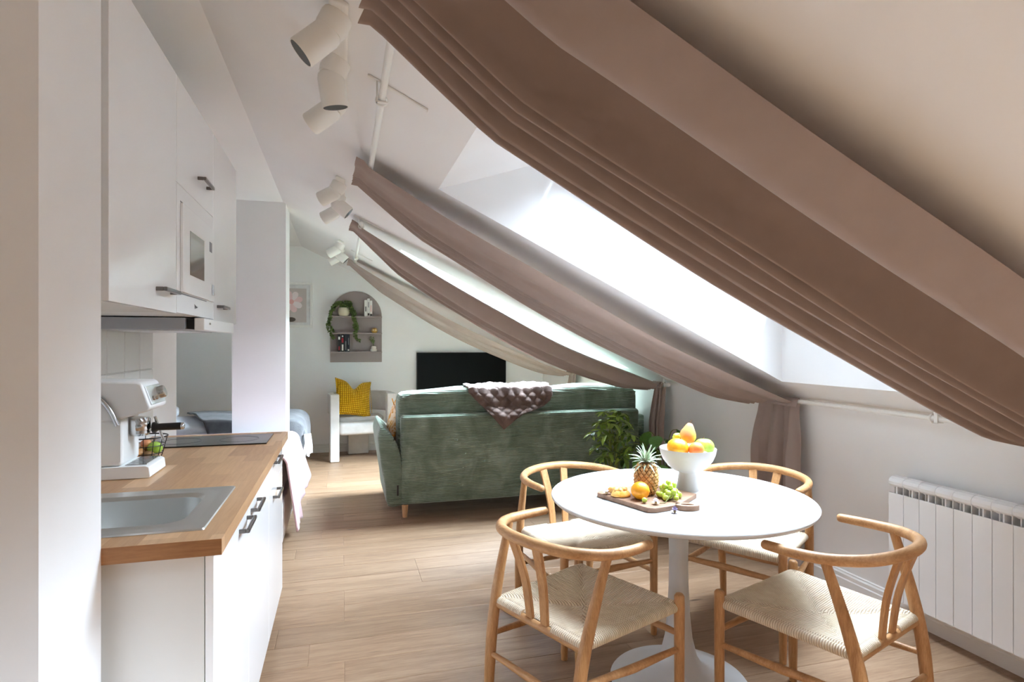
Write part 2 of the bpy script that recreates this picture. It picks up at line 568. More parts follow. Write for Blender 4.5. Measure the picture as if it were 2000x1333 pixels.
# splash-back tiles between worktop and wall cabinets
MB().box(-.906, -.9035, 1.55, 3.31, .93, 1.462).build('grout_bed', 'grout', kw)
for z0, z1 in ((.933, 1.235), (1.239, 1.46)):
    tile_me = MB().box(0, .006, .002, .198, 0, z1 - z0).mesh('tile', 'tile_glaze')
    y = 1.71
    while y < 3.29:
        t = inst('tile', tile_me, kw, TRS((-.904, y - .002 + .004, z0)))
        q = t.modifiers.new('bevel', 'BEVEL'); q.width = .0015; q.segments = 1
        y += 0.2

# ceilings
struct(MB().box(LEFT_X - .1, CREASE_X, FRONT_Y - .1, BACK_Y + .1, FLAT_Z, FLAT_Z + .1).build('ceiling', 'ceiling_paint'))
b = MB()
ys = [FRONT_Y - .1]
for a_, c_ in SKYLIGHTS: ys += [a_, c_]
ys.append(BACK_Y + .1)
xs = [CREASE_X - .001, SKY_X0, SKY_X1, KNEE_X + .12]
for i in range(len(ys) - 1):
    for k in range(3):
        if i % 2 == 1 and k == 1: continue
        x0, x1 = xs[k], xs[k + 1]
        b.add([(x0, ys[i], slope_z(x0)), (x1, ys[i], slope_z(x1)), (x1, ys[i + 1], slope_z(x1)), (x0, ys[i + 1], slope_z(x0))], [(0, 1, 2, 3)])
struct(b.build('ceiling_slope', 'ceiling_paint', fix=False))
for n_, (y0, y1) in enumerate(SKYLIGHTS):
    e = 0.0
    win = thing('window_%d' % (n_ + 1), None, None, (0, 0, 0)); struct(win)
    A = (SKY_X0, slope_z(SKY_X0)); B = (WIN_X0, WIN_Z0); Cc = (SKY_X1, roof_z(SKY_X1)); D = (SKY_X1, slope_z(SKY_X1))
    b = MB()
    for yy in (y0, y1):
        b.add([(p[0], yy, p[1]) for p in (A, B, Cc, D)], [(0, 1, 2, 3)])
    for p, q in ((A, B), (Cc, D)):
        b.add([(p[0], y0, p[1]), (q[0], y0, q[1]), (q[0], y1, q[1]), (p[0], y1, p[1])], [(0, 1, 2, 3)])
    b.build('reveal', 'reveal_paint', win, fix=False)
    # frame and sash in the roof plane
    ang = math.atan(-WIN_K)
    ln = (SKY_X1 - WIN_X0) * math.sqrt(1 + WIN_K ** 2)
    T = Matrix.Translation((WIN_X0, 0, WIN_Z0)) @ Matrix.Rotation(ang, 4, 'Y')
    fr_ = MB(); w_ = .045
    fr_.box(0, ln, y0, y0 + w_, -.005, .07, T=T).box(0, ln, y1 - w_, y1, -.005, .07, T=T)
    fr_.box(0, w_, y0 + w_, y1 - w_, -.005, .07, T=T).box(ln - w_, ln, y0 + w_, y1 - w_, -.005, .07, T=T)
    fr_.build('window_frame', 'white_enamel', win)
    sh = MB(); v0, v1 = y0 + w_ + .004, y1 - w_ - .004; s0, s1 = w_ + .004, ln - w_ - .004; q_ = .05
    sh.box(s0, s1, v0, v0 + q_, .012, .06, T=T).box(s0, s1, v1 - q_, v1, .012, .06, T=T)
    sh.box(s0, s0 + q_, v0 + q_, v1 - q_, .012, .06, T=T).box(s1 - q_, s1, v0 + q_, v1 - q_, .012, .06, T=T)
    sh.build('sash', 'white_enamel', win)
    MB().box(s0 + q_, s1 - q_, v0 + q_, v1 - q_, .034, .040, T=T).build('pane', PANES[n_], win)
    xh = (s0 + s0 + q_) / 2
    MB().box(xh - .012, xh + .012, (y0 + y1) / 2 - .18, (y0 + y1) / 2 + .18, -.012, .012, T=T).build('handle_bar', 'white_metal', win, bevel=.004)

# skirting boards with a stepped profile
def skirting(name, p, q, nx, ny):
    """from p to q along a wall, standing out along (nx, ny)"""
    prof = [(0, 0), (.018, 0), (.018, .060), (.014, .066), (.014, .086), (.008, .094), (.008, .100), (0, .104)]
    vs = []; n = len(prof)
    for c in (p, q):
        for d, z in prof: vs.append((c[0] + nx * d, c[1] + ny * d, z))
    fs = [(i, (i + 1) % n, n + (i + 1) % n, n + i) for i in range(n)] + [tuple(range(n)), tuple(range(n, 2 * n))]
    struct(MB().add(vs, fs).build(name, 'trim_paint'))
skirting('baseboard_right', (KNEE_X, FRONT_Y), (KNEE_X, BACK_Y), -1, 0)
skirting('baseboard_back', (LEFT_X, BACK_Y), (KNEE_X - .02, BACK_Y), 0, -1)
skirting('baseboard_partition', (LEFT_X, 1.25), (-.52, 1.25), 0, -1)
skirting('baseboard_pillar', (-.885, 5.42), (-.462, 5.42), 0, -1)

# ================================================================== CURTAIN RODS AND CURTAINS
ROD_T = (0.134, 2.217); ROD_B = (2.605, 1.018)
def rod(label, x, z, y0, y1, brackets, top):
    t = thing('curtain_rod', label, 'curtain rod', (x, y0, z), group='white curtain rods under the slope')
    MB().tube([(0, 0, 0), (0, y1 - y0, 0)], .0125, 14).build('pole', 'white_metal', t, smooth=50)
    for yy in (0, y1 - y0):
        MB().lathe([(0, -.012), (.012, -.012), (.016, -.008), (.016, .012), (.0125, .016)], 14, (0, yy, 0), Matrix.Rotation(-PI / 2 if yy else PI / 2, 3, 'X')).build('end_cap', 'white_metal', t, smooth=50)
    for by in brackets:
        yy = by - y0
        k = MB()
        cz = slope_z(x) - z
        k.box(-.02, .02, yy - .009, yy + .009, -.02, -.0135)
        k.box(-.02, -.014, yy - .009, yy + .009, -.02, cz + .008)
        k.build('bracket', 'white_metal', t, bevel=.002)
        ang = math.atan(.486)
        P = Matrix.Translation((-.02, yy, cz + .0085)) @ Matrix.Rotation(ang, 4, 'Y')
        e0, e1 = (-.03, .20) if top else (-.05, .05)
        MB().box(e0, e1, -.010, .010, -.007, .0, T=P).build('mounting_plate', 'white_metal', t, bevel=.002)
        rg = MB().tube([(.019 * math.cos(a * PI / 8), yy + .03, .019 * math.sin(a * PI / 8)) for a in range(16)], .004, 8, closed=True)
        rg.build('ring', 'white_metal', t, smooth=60)
    return t
rod('white upper curtain rod of the nearest skylight, fixed below the slope by the large spotlights', *ROD_T, .55, 3.36, (.7, 2.11), True)
rod('white lower curtain rod running over the radiator', *ROD_B, .55, 3.36, (.7, 2.06), False)
rod('white upper curtain rod of the far skylight with end bracket showing', *ROD_T, 4.39, 6.82, (4.43, 6.1), True)
rod('white lower curtain rod behind the green sofa', *ROD_B, 4.39, 6.82, (4.43, 5.9), False)

def curtain(label, prof, sag_n, sag, tail_amp, tail_folds, seed, dark=False):
    """prof: list of (y, depth) across the cloth from its near to its far edge; depth is how far a fold hangs below the sheet"""
    rnd = random.Random(seed)
    pp = smooth_path([(y, d, 0) for y, d in prof], 7)
    n = len(pp); yn = prof[0][0]; yf = prof[-1][0]; ym = (yn + yf) / 2
    # path in (x, z), its downward normal, and how open the folds are there
    path = []
    dx, dz = ROD_B[0] - ROD_T[0], ROD_B[1] - ROD_T[1]
    L_ = math.hypot(dx, dz); ux, uz = dx / L_, dz / L_; nx, nz = uz, -ux
    o = .004
    path.append((ROD_T[0] - ux * .075 , ROD_T[1] - uz * .075 , .55))
    path.append((ROD_T[0] - ux * .035 , ROD_T[1] - uz * .035 , .45))
    path.append((ROD_T[0] + nx * .018 + ux * .0, ROD_T[1] + nz * .018, .35))
    M = 44
    for i in range(1, M):
        t = i / M
        s = 4 * t * (1 - t) * (1 + .2 * (t - .5))
        k = min(1, .35 + t * 5) * min(1, .5 + (1 - t) * 4)
        path.append((ROD_T[0] + dx * t + nx * .018, ROD_T[1] + dz * t + nz * .018, k, s))
    me = MB(); rows = []
    path = [(p if len(p) == 4 else p + (0.0,)) for p in path]
    P = [(p[0], p[1] - p[3] * sag) for p in path]
    for i, (x, z, k, sg) in enumerate(path):
        a = P[max(i - 1, 0)]; c = P[min(i + 1, len(P) - 1)]
        tx, tz = c[0] - a[0], c[1] - a[1]; l = math.hypot(tx, tz); tx /= l; tz /= l
        gx, gz = tz, -tx                        # normal pointing down into the room
        if gz > 0: gx, gz = -gx, -gz
        row = []
        for q in pp:
            wob = .004 * math.sin(i * .31 + q.x * 40 + seed)
            d = q.y * k * (2.1 if seed == 1.0 else 1.45) + wob * k
            f_ = (q.x - yn) / (yf - yn)
            row.append((x + gx * d, q.x + .006 * math.sin(i * .17 + seed), z + gz * d - sg * (sag_n + (sag - sag_n) * f_)))
        rows.append(row)
    body = MB()
    for r_ in rows: body.v += r_
    for i in range(len(rows) - 1):
        for j in range(n - 1):
            body.f.append((i * n + j, i * n + j + 1, (i + 1) * n + j + 1, (i + 1) * n + j)); body.m.append(0)
    t = thing('curtain', label, 'curtain', (ROD_B[0], yn, 0), group='mauve curtains slung under the slope')
    o1 = body.build('slung_cloth', 'curtain_cloth', None, smooth=180, fix=False)
    o1.parent = t; o1.matrix_parent_inverse = Matrix.Translation((-ROD_B[0], -yn, 0))
    # tail: over the rod and down the wall to the floor
    tl = MB(); cols = 56; zs = [(0.0, 1)]; rows = []
    for i in range(26):
        s = i / 25
        if s < .12:
            a = s / .12
            x = ROD_B[0] - .03 + .05 * a; z = ROD_B[1] - .03 + .052 * math.sin(a * PI * .75); amp = .25
        else:
            a = (s - .12) / .88
            z = ROD_B[1] + .0 - a * (ROD_B[1] - .025); x = ROD_B[0] + .02 - .035 * min(1, a * 3); amp = min(1, .3 + a * 2.2)
        pinch = 1 - .14 * math.exp(-((s - .17) / .10) ** 2)
        row = []
        for j in range(cols + 1):
            u = j / cols
            ph = u * tail_folds * 2 * PI + seed
            off = tail_amp * amp * (math.sin(ph) * .75 + .25 * math.sin(2.3 * ph + s * 1.4)) * (1 - .25 * s)
            yy = ym + (u - .5) * (yf - yn) * pinch + .010 * amp * math.sin(ph * 1.7 + 1)
            row.append((min(x - .012 + off, KNEE_X - .024), yy, z))
        rows.append(row)
    for r_ in rows: tl.v += r_
    for i in range(25):
        for j in range(cols):
            tl.f.append((i * (cols + 1) + j, i * (cols + 1) + j + 1, (i + 1) * (cols + 1) + j + 1, (i + 1) * (cols + 1) + j)); tl.m.append(0)
    o2 = tl.build('hanging_tail', 'curtain_cloth', None, smooth=180, fix=False)
    o2.parent = t; o2.matrix_parent_inverse = Matrix.Translation((-ROD_B[0], -yn, 0))
    return t
curtain('nearest and largest mauve curtain, sweeping across the upper right of the picture',
        [(0.985, .010), (1.02, .028), (1.07, .046), (1.12, .040), (1.17, .010), (1.22, -.030), (1.28, -.042), (1.325, .000), (1.345, .046),
         (1.365, .010), (1.385, .050), (1.415, -.006), (1.445, .052), (1.48, -.020), (1.515, .056), (1.555, -.022), (1.585, .052), (1.61, .020)],
        .010, .068, .035, 4.0, 1.0)
curtain('mauve curtain with broad pale face, hung beside the near skylight behind the dining table',
        [(2.90, .006), (2.945, .016), (3.00, .020), (3.06, .016), (3.11, .018), (3.15, .040), (3.165, .012), (3.185, .044), (3.20, .018), (3.225, .050), (3.24, .022), (3.27, .055), (3.29, .03)],
        .060, .110, .038, 2.6, 2.2)
curtain('brownish mauve curtain whose tail hangs at the right end of the green sofa',
        [(4.42, .004), (4.45, -.012), (4.48, .028), (4.51, .046), (4.54, .030), (4.565, .056), (4.58, .026), (4.60, .060), (4.615, .03), (4.63, .052)],
        .10, .19, .034, 3.6, 3.1)
curtain('farthest mauve curtain, ending beyond the sofa near the television',
        [(6.38, .004), (6.43, .016), (6.49, .020), (6.54, .018), (6.57, .044), (6.59, .016), (6.62, .050), (6.64, .022), (6.68, .05)],
        .09, .15, .030, 2.6, 4.3)

# ================================================================== CEILING SPOTS
def spot_bar(label, y0, y1, heads):
    """bar on the slope at x about 0; heads: (fraction along bar, yaw, tilt)"""
    x0 = -0.005
    t = thing('ceiling_spotlight', label, 'spotlight', (x0, (y0 + y1) / 2, slope_z(x0)), group='white three-lamp ceiling spotlights')
    ang = math.atan(.486)
    t.rotation_euler = (0, ang, 0)
    ln = y1 - y0
    MB().box(-.03, .03, -ln / 2, ln / 2, -.018, 0).build('mounting_bar', 'lamp_white', t, bevel=.008)
    for f, yaw, tilt in heads:
        yy = (f - .5) * ln
        base_T = Matrix.Translation((0, yy, -.018))
        st = MB(); st.lathe([(.044, 0), (.046, -.008), (.046, -.045), (.040, -.060), (.012, -.064), (0, -.064)], 24, (0, yy, -.016))
        hd = st.build('swivel', 'lamp_white', t, smooth=40)
        d = Vector((math.sin(R(tilt)) * math.cos(R(yaw)), math.sin(R(tilt)) * math.sin(R(yaw)), -math.cos(R(tilt))))
        q = d.to_track_quat('-Z', 'Y').to_matrix()
        c0 = Vector((0, yy, -.075)) + d * .015
        MB().lathe([(0, .035), (.026, .034), (.040, .022), (.044, .008), (.045, -.085), (.043, -.09), (.040, -.088), (.040, -.070)], 28, c0, q).build('lamp_head', 'lamp_white', t, smooth=40, fix=False)
        MB().lathe([(.0405, -.089), (.0405, -.068), (.034, -.066), (.034, -.084)], 28, c0, q).build('black_ring', 'black_plastic', t, smooth=40, fix=False)
        MB().lathe([(.035, -.068), (.02, -.060), (0, -.056)], 24, c0, q).build('lens', 'lens_dark', t, smooth=60, fix=False)
    return t
spot_bar('nearest white ceiling spotlight with three large lamp heads at the top of the picture', 1.74, 2.50, [(.10, 178, 22), (.48, 14, 36), (.88, 142, 38)])
spot_bar('middle white three-lamp ceiling spotlight, above the curtain with a broad pale face', 3.62, 4.36, [(.12, 150, 42), (.5, -3, 76), (.86, 150, 40)])
spot_bar('farthest and smallest white three-lamp ceiling spotlight, over the arched shelf', 5.85, 6.60, [(.12, 150, 40), (.5, -3, 72), (.88, 170, 35)])

# ================================================================== KITCHEN
WT_X0, WT_X1, WT_Y0, WT_Y1, WT_Z0, WT_Z1 = -.904, -.273, 1.536, 3.325, .862, .900
SINK = (-.850, -.327, 1.617, 2.080)
def bow_handle(parent, x, y0, y1, z, vertical=False):
    """rectangular bow handle on a face that looks towards +X"""
    b = MB(); t = .006; p = .030
    b.box(x + p - .010, x + p, y0, y1, z - t, z + t)
    b.box(x - .001, x + p - .010, y0, y0 + .010, z - t, z + t).box(x - .001, x + p - .010, y1 - .010, y1, z - t, z + t)
    o = b.build('handle', 'handle_metal', parent, bevel=.0018)
    return tag(o, 'grey metal bow handle')
# worktop: one board with the cut-out for the sink
b = MB(); e = .012
sx0, sx1, sy0, sy1 = SINK[0] + e, SINK[1] - e, SINK[2] + e, SINK[3] - e
b.box(WT_X0, WT_X1, WT_Y0, sy0, WT_Z0, WT_Z1).box(WT_X0, WT_X1, sy1, WT_Y1, WT_Z0, WT_Z1)
b.box(WT_X0, sx0, sy0, sy1, WT_Z0, WT_Z1).box(sx1, WT_X1, sy0, sy1, WT_Z0, WT_Z1)
wt = thing('worktop', 'oak butcher-block kitchen worktop with sink and hob set in', 'worktop', (WT_X0, WT_Y0, WT_Z0))
def at_parent(o, t):
    """keep an object built in world coordinates where it is, under thing t"""
    o.parent = t
    o.matrix_parent_inverse = (Matrix.Translation(t.location) @ t.rotation_euler.to_matrix().to_4x4()).inverted()
    return o
at_parent(b.build('board', 'worktop_oak'), wt)
at_parent(MB().box(WT_X0, WT_X1, WT_Y0 - .0008, WT_Y0, WT_Z0, WT_Z1).build('end_band', 'worktop_end'), wt)

FX = -.300                      # front face of the base doors
def carcass(t, y0, y1, z0, z1, x0, x1, mat_='cabinet_side', top=True):
    b = MB(); k = .018
    b.box(x0, x1, y0, y0 + k, z0, z1).box(x0, x1, y1 - k, y1, z0, z1).box(x0, x1, y0 + k, y1 - k, z0, z0 + k).box(x0, x0 + .006, y0 + k, y1 - k, z0 + k, z1)
    if top: b.box(x0 + .006, x1, y0 + k, y1 - k, z1 - k, z1)
    return at_parent(b.build('body', mat_), t)
sink_cab = thing('base_cabinet', 'white two-door base cabinet under the steel sink', 'cabinet', (-.6, 2.15, 0))
carcass(sink_cab, 1.590, 2.724, .10, .861, -.90, FX - .021, top=False)
at_parent(MB().box(-.88, -.36, 1.60, 2.724, 0, .10).build('plinth', 'cabinet_side'), sink_cab)
for y0, y1, h0, h1 in ((1.588, 2.152, 1.955, 2.115), (2.156, 2.722, 2.195, 2.355)):
    d = at_parent(MB().box(FX - .019, FX, y0, y1, .085, .846).build('door', 'cabinet_gloss', bevel=.0015), sink_cab)
    h = bow_handle(None, FX, h0, h1, .79); h.parent = d; h.matrix_parent_inverse = d.matrix_parent_inverse.inverted() @ d.matrix_parent_inverse
drw = thing('drawer_cabinet', 'white base cabinet with drawers at the far end of the worktop', 'cabinet', (-.6, 3.02, 0))
carcass(drw, 2.726, 3.318, .10, .861, -.90, FX - .021)
at_parent(MB().box(-.88, -.36, 2.726, 3.318, 0, .10).build('plinth', 'cabinet_side'), drw)
for z0, z1, hz in ((.722, .846, .822), (.085, .718, .667)):
    d = at_parent(MB().box(FX - .019, FX, 2.727, 3.317, z0, z1).build('drawer', 'cabinet_gloss', bevel=.0015), drw)
    h = bow_handle(None, FX, 2.87, 3.05, hz); h.parent = d

# wall cabinets
UX, UZ0, UZ1 = -.523, 1.4625, 2.248
def wall_cab(label, y0, y1, hy0, hy1, hz, z0=UZ0):
    t = thing('wall_cabinet', label, 'cabinet', (-.72, (y0 + y1) / 2, z0), group='white wall cabinets over the worktop')
    carcass(t, y0, y1, z0, UZ1, -.903, UX - .021, 'cabinet_side')
    d = at_parent(MB().box(UX - .019, UX, y0 + .001, y1 - .001, z0 - .002, UZ1).build('door', 'cabinet_gloss', bevel=.0015), t)
    bow_handle(None, UX, hy0, hy1, hz).parent = d
    return t
wall_cab('tall white wall cabinet nearest the camera, left of the microwave', 1.590, 2.178, 1.955, 2.115, 1.522)
wall_cab('white wall cabinet directly above the microwave with flap door', 2.180, 2.758, 2.475, 2.635, 1.985, 1.897)
wall_cab('white wall cabinet at the far end, beyond the microwave', 2.760, 3.325, 2.835, 2.985, 1.522)
# fixtures under handles keep their world place
bpy.context.view_layer.update()

mw = thing('microwave', 'white built-in microwave oven between the wall cabinets', 'microwave', (-.72, 2.47, 1.4625))
at_parent(MB().box(-.90, UX - .004, 2.184, 2.754, 1.464, 1.893).build('body', 'white_plastic'), mw)
at_parent(MB().box(UX - .003, UX, 2.182, 2.756, 1.464, 1.893).build('front_frame', 'white_enamel', bevel=.001), mw)
dr = at_parent(MB().box(UX + .0005, UX + .010, 2.225, 2.625, 1.535, 1.835).build('door', 'white_enamel', bevel=.002), mw)
wn = at_parent(MB().box(UX + .0102, UX + .0112, 2.315, 2.535, 1.602, 1.757).build('door_window', 'micro_window'), mw)
at_parent(MB().box(UX + .0005, UX + .006, 2.63, 2.75, 1.535, 1.835).build('control_panel', 'white_enamel', bevel=.001), mw)
at_parent(MB().box(UX + .0062, UX + .0070, 2.655, 2.70, 1.735, 1.775).build('display', 'print_grey'), mw)
at_parent(MB().box(UX + .0062, UX + .011, 2.70, 2.722, 1.56, 1.605).build('door_button', 'chrome', bevel=.002), mw)
for z in (1.838, 1.528): at_parent(MB().box(UX + .0004, UX + .0012, 2.225, 2.625, z, z + .004).build('vent_slot', 'print_grey'), mw)
lg = []
for i in range(30):
    s = i / 29
    lg.append((UX + .0008, 2.425 + .045 * s + .004 * math.sin(s * 22), 1.497 + .007 * math.cos(s * 25) * (1.2 - s)))
at_parent(MB().tube(lg, .0009, 5).build('maker_mark', 'print_grey'), mw)

hd = thing('cooker_hood', 'slim pull-out cooker hood under the wall cabinets', 'cooker hood', (-.7, 2.84, 1.40))
at_parent(MB().box(-.88, -.575, 2.52, 3.16, 1.415, 1.460).build('body', 'hood_grey', bevel=.002), hd)
at_parent(MB().box(-.574, -.545, 2.545, 3.135, 1.418, 1.456).build('slide', 'dark_gap'), hd)
at_parent(MB().box(-.544, -.508, 2.52, 3.16, 1.412, 1.459).build('front_panel', 'white_plastic', bevel=.003), hd)
at_parent(MB().box(-.5079, -.5065, 2.60, 2.63, 1.436, 1.444).build('switch', 'chrome'), hd)
at_parent(MB().box(-.86, -.60, 2.55, 3.13, 1.411, 1.4149).build('grease_filter', 'brushed_steel'), hd)

# cooktop
hb = thing('cooktop', 'black glass domino cooktop set in the worktop', 'cooktop', (-.6, 3.08, .900))
at_parent(MB().box(-.85, -.332, 2.928, 3.228, .9003, .9060).build('glass_plate', 'black_glass', bevel=.002), hb)
for xc in (-.72, -.47):
    at_parent(MB().tube([(xc + .085 * math.cos(a * PI / 20), 3.08 + .085 * math.sin(a * PI / 20), .9062) for a in range(40)], .0008, 4, closed=True).build('cooking_zone', 'print_grey'), hb)

# sink: pressed steel bowl with a flat rim
sk = thing('sink', 'stainless steel inset sink in the oak worktop', 'sink', ((SINK[0] + SINK[1]) / 2, (SINK[2] + SINK[3]) / 2, .900))
def rrect(x0, x1, y0, y1, r, n=6):
    pts = []
    for cx, cy_, a0 in ((x1 - r, y1 - r, 0), (x0 + r, y1 - r, PI / 2), (x0 + r, y0 + r, PI), (x1 - r, y0 + r, 1.5 * PI)):
        for i in range(n + 1):
            a = a0 + PI / 2 * i / n; pts.append((cx + r * math.cos(a), cy_ + r * math.sin(a)))
    return pts
rings = []
for ins, z, r in ((0, .9005, .008), (.002, .9045, .010), (.012, .9052, .014), (.030, .9035, .03), (.046, .9035, .035), (.052, .9055, .045), (.066, .9045, .055),
                  (.074, .894, .06), (.078, .84, .06), (.085, .775, .06), (.105, .752, .055), (.16, .746, .04), (.205, .744, .015)):
    rings.append([(px_, py_, z) for px_, py_ in rrect(SINK[0] + ins, SINK[1] - ins, SINK[2] + ins, SINK[3] - ins, r)])
b = MB(); n_ = len(rings[0])
for q in rings: b.v += q
for i in range(len(rings) - 1):
    for j in range(n_):
        b.f.append((i * n_ + j, i * n_ + (j + 1) % n_, (i + 1) * n_ + (j + 1) % n_, (i + 1) * n_ + j)); b.m.append(0)
b.f.append(tuple((len(rings) - 1) * n_ + j for j in range(n_))); b.m.append(0)
at_parent(b.build('bowl', 'brushed_steel', smooth=28, fix=False), sk)
at_parent(MB().lathe([(.040, .744), (.040, .7475), (.030, .7475), (.027, .745), (0, .745)], 24, ((SINK[0] + SINK[1]) / 2, (SINK[2] + SINK[3]) / 2, 0.001)).build('drain', 'chrome', smooth=40), sk)
# mixer tap at the wall side, hidden behind the partition in the picture
tp = at_parent(MB().lathe([(.025, .9055), (.025, .915), (.018, .92), (.018, 1.02), (.012, 1.03)], 18, (-.80, 1.70, 0)).tube(smooth_path([(-.80, 1.70, 1.02), (-.79, 1.70, 1.14), (-.74, 1.71, 1.19), (-.68, 1.72, 1.17), (-.66, 1.725, 1.12)], 5), .010, 10).build('tap', 'chrome', smooth=50), sk)

# espresso machine, facing +X
cm = thing('espresso_machine', 'white espresso machine with chrome trim on the worktop', 'coffee machine', (-.76, 2.385, .9005))
Y0, Y1 = 2.292, 2.480
b = MB()
b.prism([(-.898, .9005), (-.634, .9005), (-.630, .906), (-.634, .938), (-.645, .944), (-.898, .944)], Y0, Y1, 'y')
at_parent(b.build('base_tray', 'white_plastic', bevel=.004), cm)
at_parent(MB().box(-.898, -.715, Y0 + .004, Y1 - .004, .9445, 1.105).build('column', 'white_plastic', bevel=.012, seg=3), cm)
hp = [(-.898, 1.098), (-.742, 1.098), (-.640, 1.128), (-.628, 1.140), (-.655, 1.222), (-.668, 1.230), (-.898, 1.236)]
at_parent(MB().prism(hp, Y0 - .004, Y1 + .004, 'y').build('head', 'white_plastic', bevel=.008, seg=3), cm)
# slanted control panel
pn_d = Vector((-.655 + .628, 0, 1.222 - 1.140)).normalized()
pn_n = Vector((pn_d.z, 0, -pn_d.x))
Tp = Matrix(((pn_n.x, 0, pn_d.x, -.6405), (0, 1, 0, 2.386), (pn_n.z, 0, pn_d.z, 1.181), (0, 0, 0, 1)))
at_parent(MB().box(-.002, .0025, -.082, .082, -.033, .034, T=Tp).build('control_panel', 'brushed_steel', bevel=.002), cm)
at_parent(MB().lathe([(0, .022), (.020, .022), (.022, .018), (.022, 0)], 24, Tp @ Vector((.002, .035, .002)), Tp.to_3x3() @ Matrix.Rotation(PI / 2, 3, 'Y')).build('knob', 'chrome', smooth=40), cm)
for yy in (-.045, -.015):
    at_parent(MB().lathe([(0, .006), (.008, .006), (.009, 0)], 14, Tp @ Vector((.002, yy, -.012)), Tp.to_3x3() @ Matrix.Rotation(PI / 2, 3, 'Y')).build('button', 'chrome', smooth=40), cm)
at_parent(MB().lathe([(.034, 1.100), (.036, 1.092), (.036, 1.058), (.030, 1.050), (0, 1.050)], 28, (-.690, 2.386, 0)).build('brew_group', 'chrome', smooth=40), cm)
pf = at_parent(MB().lathe([(.031, 1.072), (.034, 1.070), (.034, 1.048), (.026, 1.040), (0, 1.040)], 24, (-.690, 2.386, -.004)).tube([(-.66, 2.386, 1.056), (-.62, 2.386, 1.060)], .008, 10).build('portafilter', 'chrome', smooth=40), cm)
hn = at_parent(MB().tube([(-.648, 2.386, 1.062), (-.640, 2.386, 1.062), (-.63, 2.386, 1.063), (-.560, 2.386, 1.064), (-.557, 2.386, 1.064)], [.019, .020, .0125, .0135, .0125], 16).build('portafilter_handle', 'black_plastic', smooth=50), cm)
at_parent(MB().tube([(-.557, 2.386, 1.064), (-.549, 2.386, 1.064), (-.546, 2.386, 1.064)], [.0125, .0125, .009], 16).build('handle_cap', 'chrome', smooth=50), cm)
at_parent(MB().tube([(-.645, 2.40, 1.10), (-.634, 2.405, 1.055), (-.622, 2.41, 1.02), (-.617, 2.411, 1.010)], [.005, .005, .005, .004], 10).build('spout', 'chrome', smooth=50), cm)
at_parent(MB().tube(smooth_path([(-.79, Y0 - .012, 1.185), (-.765, Y0 - .013, 1.165), (-.742, Y0 - .012, 1.128), (-.725, Y0 - .010, 1.085)], 4), .008, 10).build('steam_wand', 'chrome', smooth=50), cm)
b = MB()
for i in range(9):
    yy = Y0 + .022 + i * .018
    b.box(-.708, -.648, yy, yy + .008, .9446, .948)
b.box(-.71, -.646, Y0 + .014, Y0 + .020, .9446, .9475).box(-.71, -.646, Y1 - .020, Y1 - .014, .9446, .9475)
at_parent(b.build('drip_grille', 'chrome'), cm)
at_parent(MB().box(-.8, -.72, Y0 + .002, Y0 + .0035, .96, 1.09).build('side_groove', 'white_metal'), cm)

# wire basket of fruit behind the machine
bx_, by_ = -.742, 2.625
bk = thing('wire_basket', 'black wire fruit basket behind the espresso machine', 'basket', (bx_, by_, .900))
for z, r, rr in ((.006, .055, .0022), (.035, .064, .0016), (.065, .072, .0016), (.098, .080, .0028)):
    MB().tube([(r * math.cos(a * PI / 16), r * math.sin(a * PI / 16), z) for a in range(32)], rr, 6, closed=True).build('hoop', 'black_plastic', bk, smooth=60)
for i in range(14):
    a = 2 * PI * i / 14
    MB().tube([(0.01 * math.cos(a), .01 * math.sin(a), .004), (.054 * math.cos(a), .054 * math.sin(a), .004), (.064 * math.cos(a), .064 * math.sin(a), .035), (.080 * math.cos(a), .080 * math.sin(a), .098)], .0014, 5).build('wire', 'black_plastic', bk, smooth=60)
for nm, lb, cat, mt, dx, dy, dz, r in (
        ('lime', 'yellow-green lime in the wire basket on the worktop', 'fruit', 'apple_green', .038, -.005, .052, (.027, .025, .025)),
        ('kiwi', 'brown kiwi lying low in the wire basket', 'fruit', 'kiwi_skin', .022, -.03, .026, (.022, .024, .020)),
        ('onion', 'tan onion at the machine side of the wire basket', 'vegetable', 'onion_skin', -.020, -.018, .034, (.028, .028, .026)),
        ('potato', 'brown potato at the back of the wire basket', 'vegetable', 'kiwi_skin', -.012, .030, .036, (.028, .025, .022)),
        ('shallot', 'small reddish shallot on top in the wire basket', 'vegetable', 'pear_skin', .004, .006, .068, (.020, .018, .018))):
    o = MB().ball((0, 0, 0), r, 18, 12).ball((r[0] * .95, 0, 0), .003, 6, 4).build(nm, mt, smooth=180, loc=(bx_ + dx, by_ + dy, .900 + dz))
    tag(o, lb, cat, 'produce in the wire basket')

# ================================================================== TV, PICTURE, SHELF ON THE BACK WALL
tv = thing('television', 'black flat-screen television behind the green sofa', 'television', (1.53, 7.76, .56))
at_parent(MB().box(.930, 2.130, 7.735, 7.770, .560, 1.246).build('casing', 'black_plastic', bevel=.004), tv)
at_parent(MB().box(.938, 2.122, 7.7335, 7.7349, .575, 1.238).build('screen', 'screen_black'), tv)
at_parent(MB().box(1.33, 1.73, 7.771, 7.799, .80, 1.05).build('wall_bracket', 'black_plastic'), tv)

